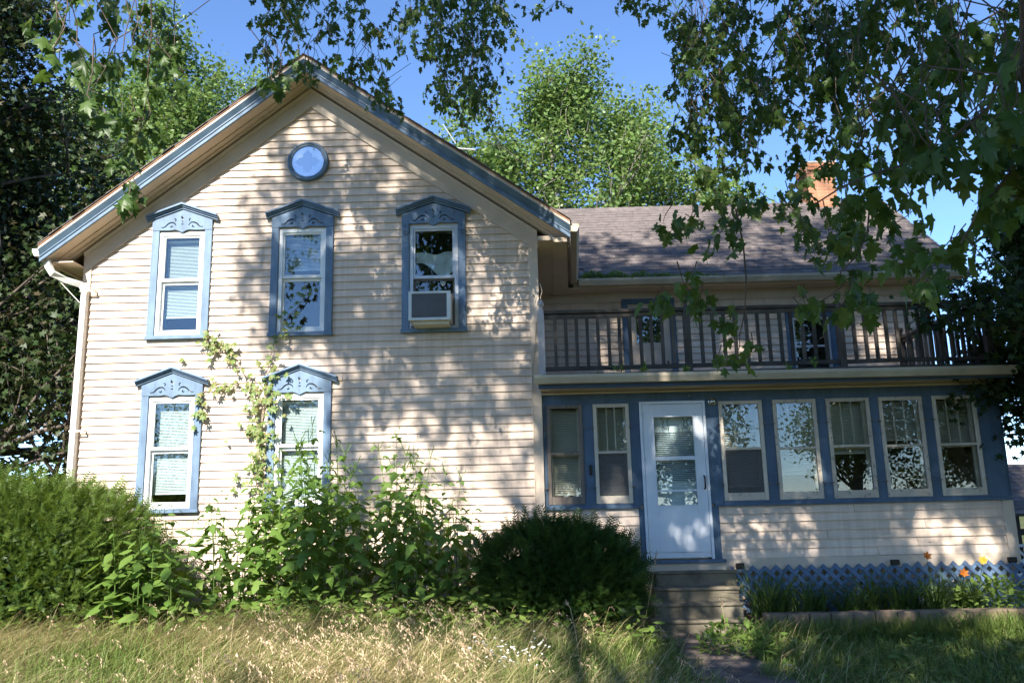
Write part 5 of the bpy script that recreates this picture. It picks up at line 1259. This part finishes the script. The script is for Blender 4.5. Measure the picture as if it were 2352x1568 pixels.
# ================================================================ grass and low plants
rg = np.random.default_rng(31)
def blades(name, label, T, H, W, mat, lean, droop_, rng, wind=None):
    """curved blades, three segments each"""
    n = len(T); th = rng.uniform(0, 2*np.pi, n); d = np.stack([np.cos(th), np.sin(th), np.zeros(n)], axis=1)
    if wind is not None: d = d*.55+np.array(wind); d /= np.linalg.norm(d, axis=1, keepdims=True)
    side = np.stack([-d[:,1], d[:,0], np.zeros(n)], axis=1); ln = rng.uniform(*lean, n)[:,None]; dr = rng.uniform(*droop_, n)[:,None]; H = H[:,None]; W = W[:,None]
    V = np.empty((n,7,3))
    for k, t in enumerate((0,.40,.75)):
        c = T+d*H*(ln*t+dr*t*t)+np.array([0,0,1])*H*(t-dr*.55*t*t); w = W*(1-.45*t)
        V[:,2*k] = c-side*w; V[:,2*k+1] = c+side*w
    V[:,6] = T+d*H*(ln+dr)+np.array([0,0,1])*H*(1-dr*.55)
    base = (np.arange(n)*7)[:,None]
    tri = np.concatenate([base+np.array(f) for f in ((0,1,3),(0,3,2),(2,3,5),(2,5,4),(4,5,6))], axis=0)
    me = fast_mesh(name, V.reshape(-1,3), tri, mat); o = link(bpy.data.objects.new(name, me)); tag(o, label, 'grass', kind='stuff'); return o
def field(n, x0, x1, y0, y1, dens, rng):
    out = []
    while sum(map(len, out)) < n:
        q = np.stack([rng.uniform(x0,x1,n), rng.uniform(y0,y1,n)], axis=1); p = dens(q[:,0], q[:,1]); out.append(q[rng.uniform(0,1,n) < p])
    q = np.concatenate(out)[:n]; return np.column_stack([q, gz(q[:,0], q[:,1])])
def patch(x, y, s=1.0): return .5+.5*np.sin(x*1.9*s+np.sin(y*2.3*s)*1.3)*np.sin(y*2.7*s+1+np.cos(x*1.1*s))
def notpath(x, y): return ~((x > 1.50+.10*np.sin(y*7)) & (x < 2.06+.10*np.sin(y*5+1)) & (y < -.5) & (y > -3.8)) & ~((x > 1.3) & (x < 2.6) & (y >= -.9)) & ~((x > 2.5) & (y > -.90))
def green_d(x, y): return notpath(x, y)*np.where(x > 1.2, 1.0, .55+.45*patch(x, y))
def dry_d(x, y): return notpath(x, y)*np.where(x > 1.0, .05, np.clip(-.05+1.15*patch(x+2, y*.8, .8), .06, 1)*np.clip((1.8-x)/2.2, .1, 1))*np.where(y > -.95, .35, 1)
T = field(70000, -8, 7.5, -6.0, -.2, green_d, rg); H = rg.uniform(.10,.30,len(T))*np.where(T[:,0] > 1.3, .62, 1.0)
blades('lawn_grass', 'green unmown grass over the front yard', T, H, rg.uniform(.0022,.0045,len(T)), L_GRASS, (.1,.5), (.1,.8), rg)
T = field(26000, -8, 3.0, -6.0, -.55, dry_d, rg); H = rg.uniform(.22,.52,len(T))
blades('dry_grass', 'tan matted dry grass in the left of the yard', T, H, rg.uniform(.0012,.0026,len(T)), L_DRY, (.2,.8), (.3,1.25), rg, wind=(.55,-.15,0))
T = field(7000, 2.5, 7.5, -1.45, -.88, lambda x, y: np.ones_like(x), rg); blades('bed_grass', 'longer grass leaning against the edging blocks', T, rg.uniform(.14,.34,len(T)), rg.uniform(.002,.004,len(T)), L_GRASS, (.1,.4), (.1,.7), rg)
# drooping seed heads
T = field(450, -6.5, 1.6, -5.6, -1.9, lambda x, y: np.clip(.2+1.0*patch(x+1, y, .9), 0, 1)*notpath(x, y)*np.where((x > -2.7) & (x < -.6) & (y < -2.4), 1, .10), rg)
def seed_heads(T, rng):
    V = []; F = []; n = len(T)
    H = rng.uniform(.30,.52,n); th = rng.normal(.1,.8,n)
    heads = []; tips = []
    mbv = np.empty((n,6,3)); d = np.stack([np.cos(th), np.sin(th), np.zeros(n)], axis=1); s = np.stack([-d[:,1], d[:,0], np.zeros(n)], axis=1)*.0011
    for k, t in enumerate((0,.6,1.0)):
        c = T+d*(H*(.25*t+.25*t*t))[:,None]+np.array([0,0,1])*(H*(t-.12*t*t))[:,None]; mbv[:,2*k] = c-s; mbv[:,2*k+1] = c+s
    base = (np.arange(n)*6)[:,None]; st = np.concatenate([base+np.array(f) for f in ((0,1,3),(0,3,2),(2,3,5),(2,5,4))], axis=0)
    o = link(bpy.data.objects.new('grass_stalks', fast_mesh('grass_stalks', mbv.reshape(-1,3), st, L_DRY))); tag(o, 'thin dry stalks standing in the foreground grass', 'grass', kind='stuff')
    top = T+d*(H*.5)[:,None]+np.array([0,0,1])*(H*.88)[:,None]; m = 14
    a = np.linspace(0,1,m)[None,:,None]; L = (H*.28)[:,None,None]
    pos = top[:,None,:]+d[:,None,:]*L*(a*.9)+np.array([0,0,1])*L*(.25*a-.9*a*a)+rng.normal(size=(n,m,3))*.006
    tip = d[:,None,:]*.6+np.array([0,0,-1.0])+rng.normal(size=(n,m,3))*.35
    tm = (np.array([(0,0,0),(.16,.4,0),(0,1,0),(-.16,.4,0)], float), np.array([(0,1,2),(0,2,3)]))
    o = scatter('seed_heads', tm, frames(tip.reshape(-1,3), rng.normal(size=(n*m,3)), rng.uniform(.018,.032,n*m)), pos.reshape(-1,3), L_SEED); tag(o, 'drooping tan seed heads over the foreground grass', 'grass', kind='stuff')
seed_heads(T, rg)
# low leafy weeds: along the foot of the shrubs and over the right lawn
def lowweeds(name, label, T, size, mat, rng, per=9, sp=.07, h=.14):
    n = len(T)*per; Q = np.repeat(T, per, axis=0); Q = Q+np.column_stack([rng.normal(size=(n,2))*sp, np.abs(rng.normal(size=n))*h])
    tip = rng.normal(size=(n,3))*np.array([1,1,.35])+np.array([0,-.15,.15]); nor = rng.normal(size=(n,3))*.35+np.array([0,-.25,1])
    o = scatter(name, OVATE, frames(tip, nor, rng.uniform(size[0],size[1],n)), Q, mat); tag(o, label, 'weeds', kind='stuff')
T = field(760, -7.2, 1.2, -1.95, -.8, lambda x, y: np.where(x < -.4, 1.0, .55), rg); lowweeds('low_weeds', 'low bright weeds along the foot of the shrubs', T, (.05,.13), L_LOW, rg, 11, .10, .19)
T = field(260, 1.25, 7.0, -4.2, -.9, lambda x, y: notpath(x, y)*1.0, rg); lowweeds('lawn_weeds', 'broad leaved weeds scattered in the shaded right lawn', T, (.04,.10), L_GRASS, rg, 9, .06, .06)
# ---- bed plants: daylilies, bright bush, strappy leaves
def strappy(name, label, x, y, z, n, H, seed, cat='plant', flowers=(), group=None):
    rng = np.random.default_rng(seed); S = empty(name, (x,y,z)); tag(S, label, cat, group)
    T = np.column_stack([x+rng.normal(size=n)*.05, y+rng.normal(size=n)*.04, np.full(n, z)]); h = rng.uniform(.5,1.0,n)*H
    o = blades('leaves', None, T, h, rng.uniform(.005,.010,n), L_LILY, (.1,.5), (.2,.9), rng); o.parent = S; o.location = -wloc(S); del o['category']
    for fx, fz, mt in flowers:
        b = np.array([x,y,z]); e = np.array([fx, y-.12, fz]); mb = MB(); mb.tube([b, (b+e)/2+np.array([(fx-x)*.2,0,.08]), e], [.004,.0035,.003], 5); mb.build('flower_stem', L_LILY, S)
        tm = leaf_fan([(0,0),(.20,.35),(.26,.68),(.12,.92),(0,1)], .5, .25, .45); a = np.arange(6)*math.pi/3+rng.uniform(0,1)
        # trumpet opens towards the viewer
        ax = np.array([rng.uniform(-.5,.5), -.8, .35]); ax /= np.linalg.norm(ax); u = np.cross(ax, [0,0,1]); u /= np.linalg.norm(u); v = np.cross(ax, u)
        me = fast_mesh('petal', tm[0], tm[1], mt)
        for q in a:
            rad = u*math.cos(q)+v*math.sin(q); M = frames((ax*.95+rad*.6)[None], (ax*.6-rad*.95)[None], [.058])[0]; leaf_obj(me, 'petal', M, e, S)
def bz(px, py, Y): return P(px, py, Y)
f1, f2, f3 = bz(2125,1277,-.45), bz(2257,1287,-.45), bz(2206,1315,-.45)
strappy('daylily', 'daylily with a small orange bloom beside the lattice', f1[0]+.16, -.36, .20, 34, .60, 61, 'flower', ((f1[0], f1[2], PETALO),))
strappy('daylily', 'daylily with the single yellow bloom beside the lattice', f2[0]-.10, -.34, .20, 40, .62, 62, 'flower', ((f2[0], f2[2], PETALY),))
strappy('daylily', 'daylily with a low orange bloom between its neighbours', f3[0]+.02, -.40, .20, 34, .52, 63, 'flower', ((f3[0], f3[2], PETALO),))
rb = random.Random(5)
for i in range(22):
    strappy('strap_leaf_clump', 'clump of dark strappy leaves in the bed under the lattice', 2.68+i*.115+rb.uniform(-.05,.05), rb.uniform(-.58,-.25), .20, 38, rb.uniform(.50,.85), 70+i, 'plant', (), 'strappy clumps in the flower bed')
def bush(name, label, c, rad, n, size, mat, seed):
    rng = np.random.default_rng(seed); B = empty(name, (c[0],c[1],.2)); tag(B, label, 'plant'); d = rnd_dir(n); d[:,2] = np.abs(d[:,2])
    T = np.array(c)+d*np.array(rad)*rng.uniform(.5,1,n)[:,None]; tip = d+np.array([0,0,-.2])+rng.normal(size=(n,3))*.4; nor = np.array([0,-.2,.8])+d*.6+rng.normal(size=(n,3))*.3
    scatter('leaves', OVATE, frames(tip, nor, rng.uniform(size[0],size[1],n)), T, mat, B); mb = MB()
    for k in range(9): mb.tube([(c[0],c[1],.15), T[k]], .004, 4)
    mb.build('stems', L_LOW, B)
q = bz(2290,1385,-.45); bush('leafy_perennial', 'bright green leafy perennial at the right end of the bed', (q[0]-.02,-.46,.22), (.52,.26,.40), 420, (.06,.11), L_BRIGHT, 81)
q = bz(1445,1435,-1.0); bush('leafy_perennial', 'small pale weed clump left of the bottom step', (q[0]-.10,-1.35,.12), (.20,.14,.16), 120, (.04,.07), L_BRIGHT, 82)
for i, (px, Y, s) in enumerate(((1660,-1.15,.20),(1720,-1.5,.24),(1640,-1.9,.20),(1745,-2.1,.26))):
    q = bz(px, 1500, Y); bush('yard_weed', ['feathery weed at the foot of the steps on the right','green weed growing through the right edge of the path','low weed pushing over the path in front','leafy weed clump in the lower right lawn'][i], (q[0],Y,.06), (s,.2,s*1.1), 150, (.04,.09), L_LOW, 90+i)
# ---- white wildflowers in the foreground
def wildflower():
    W = empty('wildflower', (-.18,-3.3,0)); tag(W, 'dry white flower heads on thin branching stems in the foreground grass', 'flower'); rng = random.Random(9); st = MB()
    me = None
    for grp in ([(1165+rng.gauss(0,38), 1490+rng.gauss(0,17)) for _ in range(34)], [(1242+rng.gauss(0,22), 1482+rng.gauss(0,14)) for _ in range(14)], [(1155+rng.gauss(0,10), 1515+rng.gauss(0,6)) for _ in range(12)]):
        for px, py in grp:
            e = P(px, py, -3.3+rng.uniform(-.12,.12)); b = np.array([-.08+rng.uniform(-.05,.05), -3.3, 0.05]); st.tube([b, b+(e-b)*.55+np.array([(e-b)[0]*-.1,0,.03]), e], [.0022,.0018,.0012], 4, cap=False)
            if me is None:
                m_ = MB(); m_.lathe((0,0,0), [(.0001,-.004),(.5,.0),(.9,.35),(.6,.62),(.0001,.7)], 'z', 7); o = m_.build('flower_head', PETALW, W, world=False); me = o.data
            else: o = bpy.data.objects.new('flower_head', me); link(o, W)
            s = rng.uniform(.010,.017); o.scale = (s,s,s); o.location = Vector(e.tolist())-wloc(W); o.rotation_euler = (rng.uniform(-.6,.6), rng.uniform(-.6,.6), 0)
    st.build('stems', L_DRY, W)
wildflower()
def stalk(label, pts, Y, seed):
    rng = np.random.default_rng(seed); w3 = [P(a, b, Y) for a, b in pts]; w3 = [np.array([w3[0][0], Y, .02])] + w3; S = empty('grass_stalk', (float(w3[0][0]), Y, .02)); tag(S, label, 'grass')
    mb = MB(); mb.tube(w3, .0022, 4, cap=False); mb.build('stem', L_DRY, S); a, b = w3[-2], w3[-1]; n = 40; t = rng.uniform(.2,1.05,n)[:,None]; T = a+(b-a)*t+rng.normal(size=(n,3))*.005
    scatter('seed_head', LANCE, frames((b-a)[None]/np.linalg.norm(b-a)+rng.normal(size=(n,3))*.35, rng.normal(size=(n,3)), rng.uniform(.02,.035,n)), T, L_SEED, S, kind='stuff')
stalk('single tan grass stalk left of the white flower heads', [(1100,1560),(1085,1510),(1072,1483),(1060,1476)], -3.5, 1)
stalk('tall arching grass stalk in front of the dark yew', [(1333,1530),(1322,1450),(1310,1395),(1300,1382)], -2.6, 2)
stalk('hooked reddish grass stalk in front of the dark yew', [(1368,1500),(1362,1440),(1354,1414),(1346,1412)], -2.4, 3)
stalk('leaning grass stalk between the white flowers and the dark yew', [(1298,1530),(1292,1480),(1284,1445),(1278,1434)], -2.9, 4)
stalk('tall seed stalk rising in front of the left end of the steps', [(1476,1450),(1492,1370),(1502,1310),(1508,1270)], -1.5, 5)
stalk('thin seed stalk in front of the right end of the steps', [(1665,1430),(1660,1400),(1656,1378)], -1.4, 6)
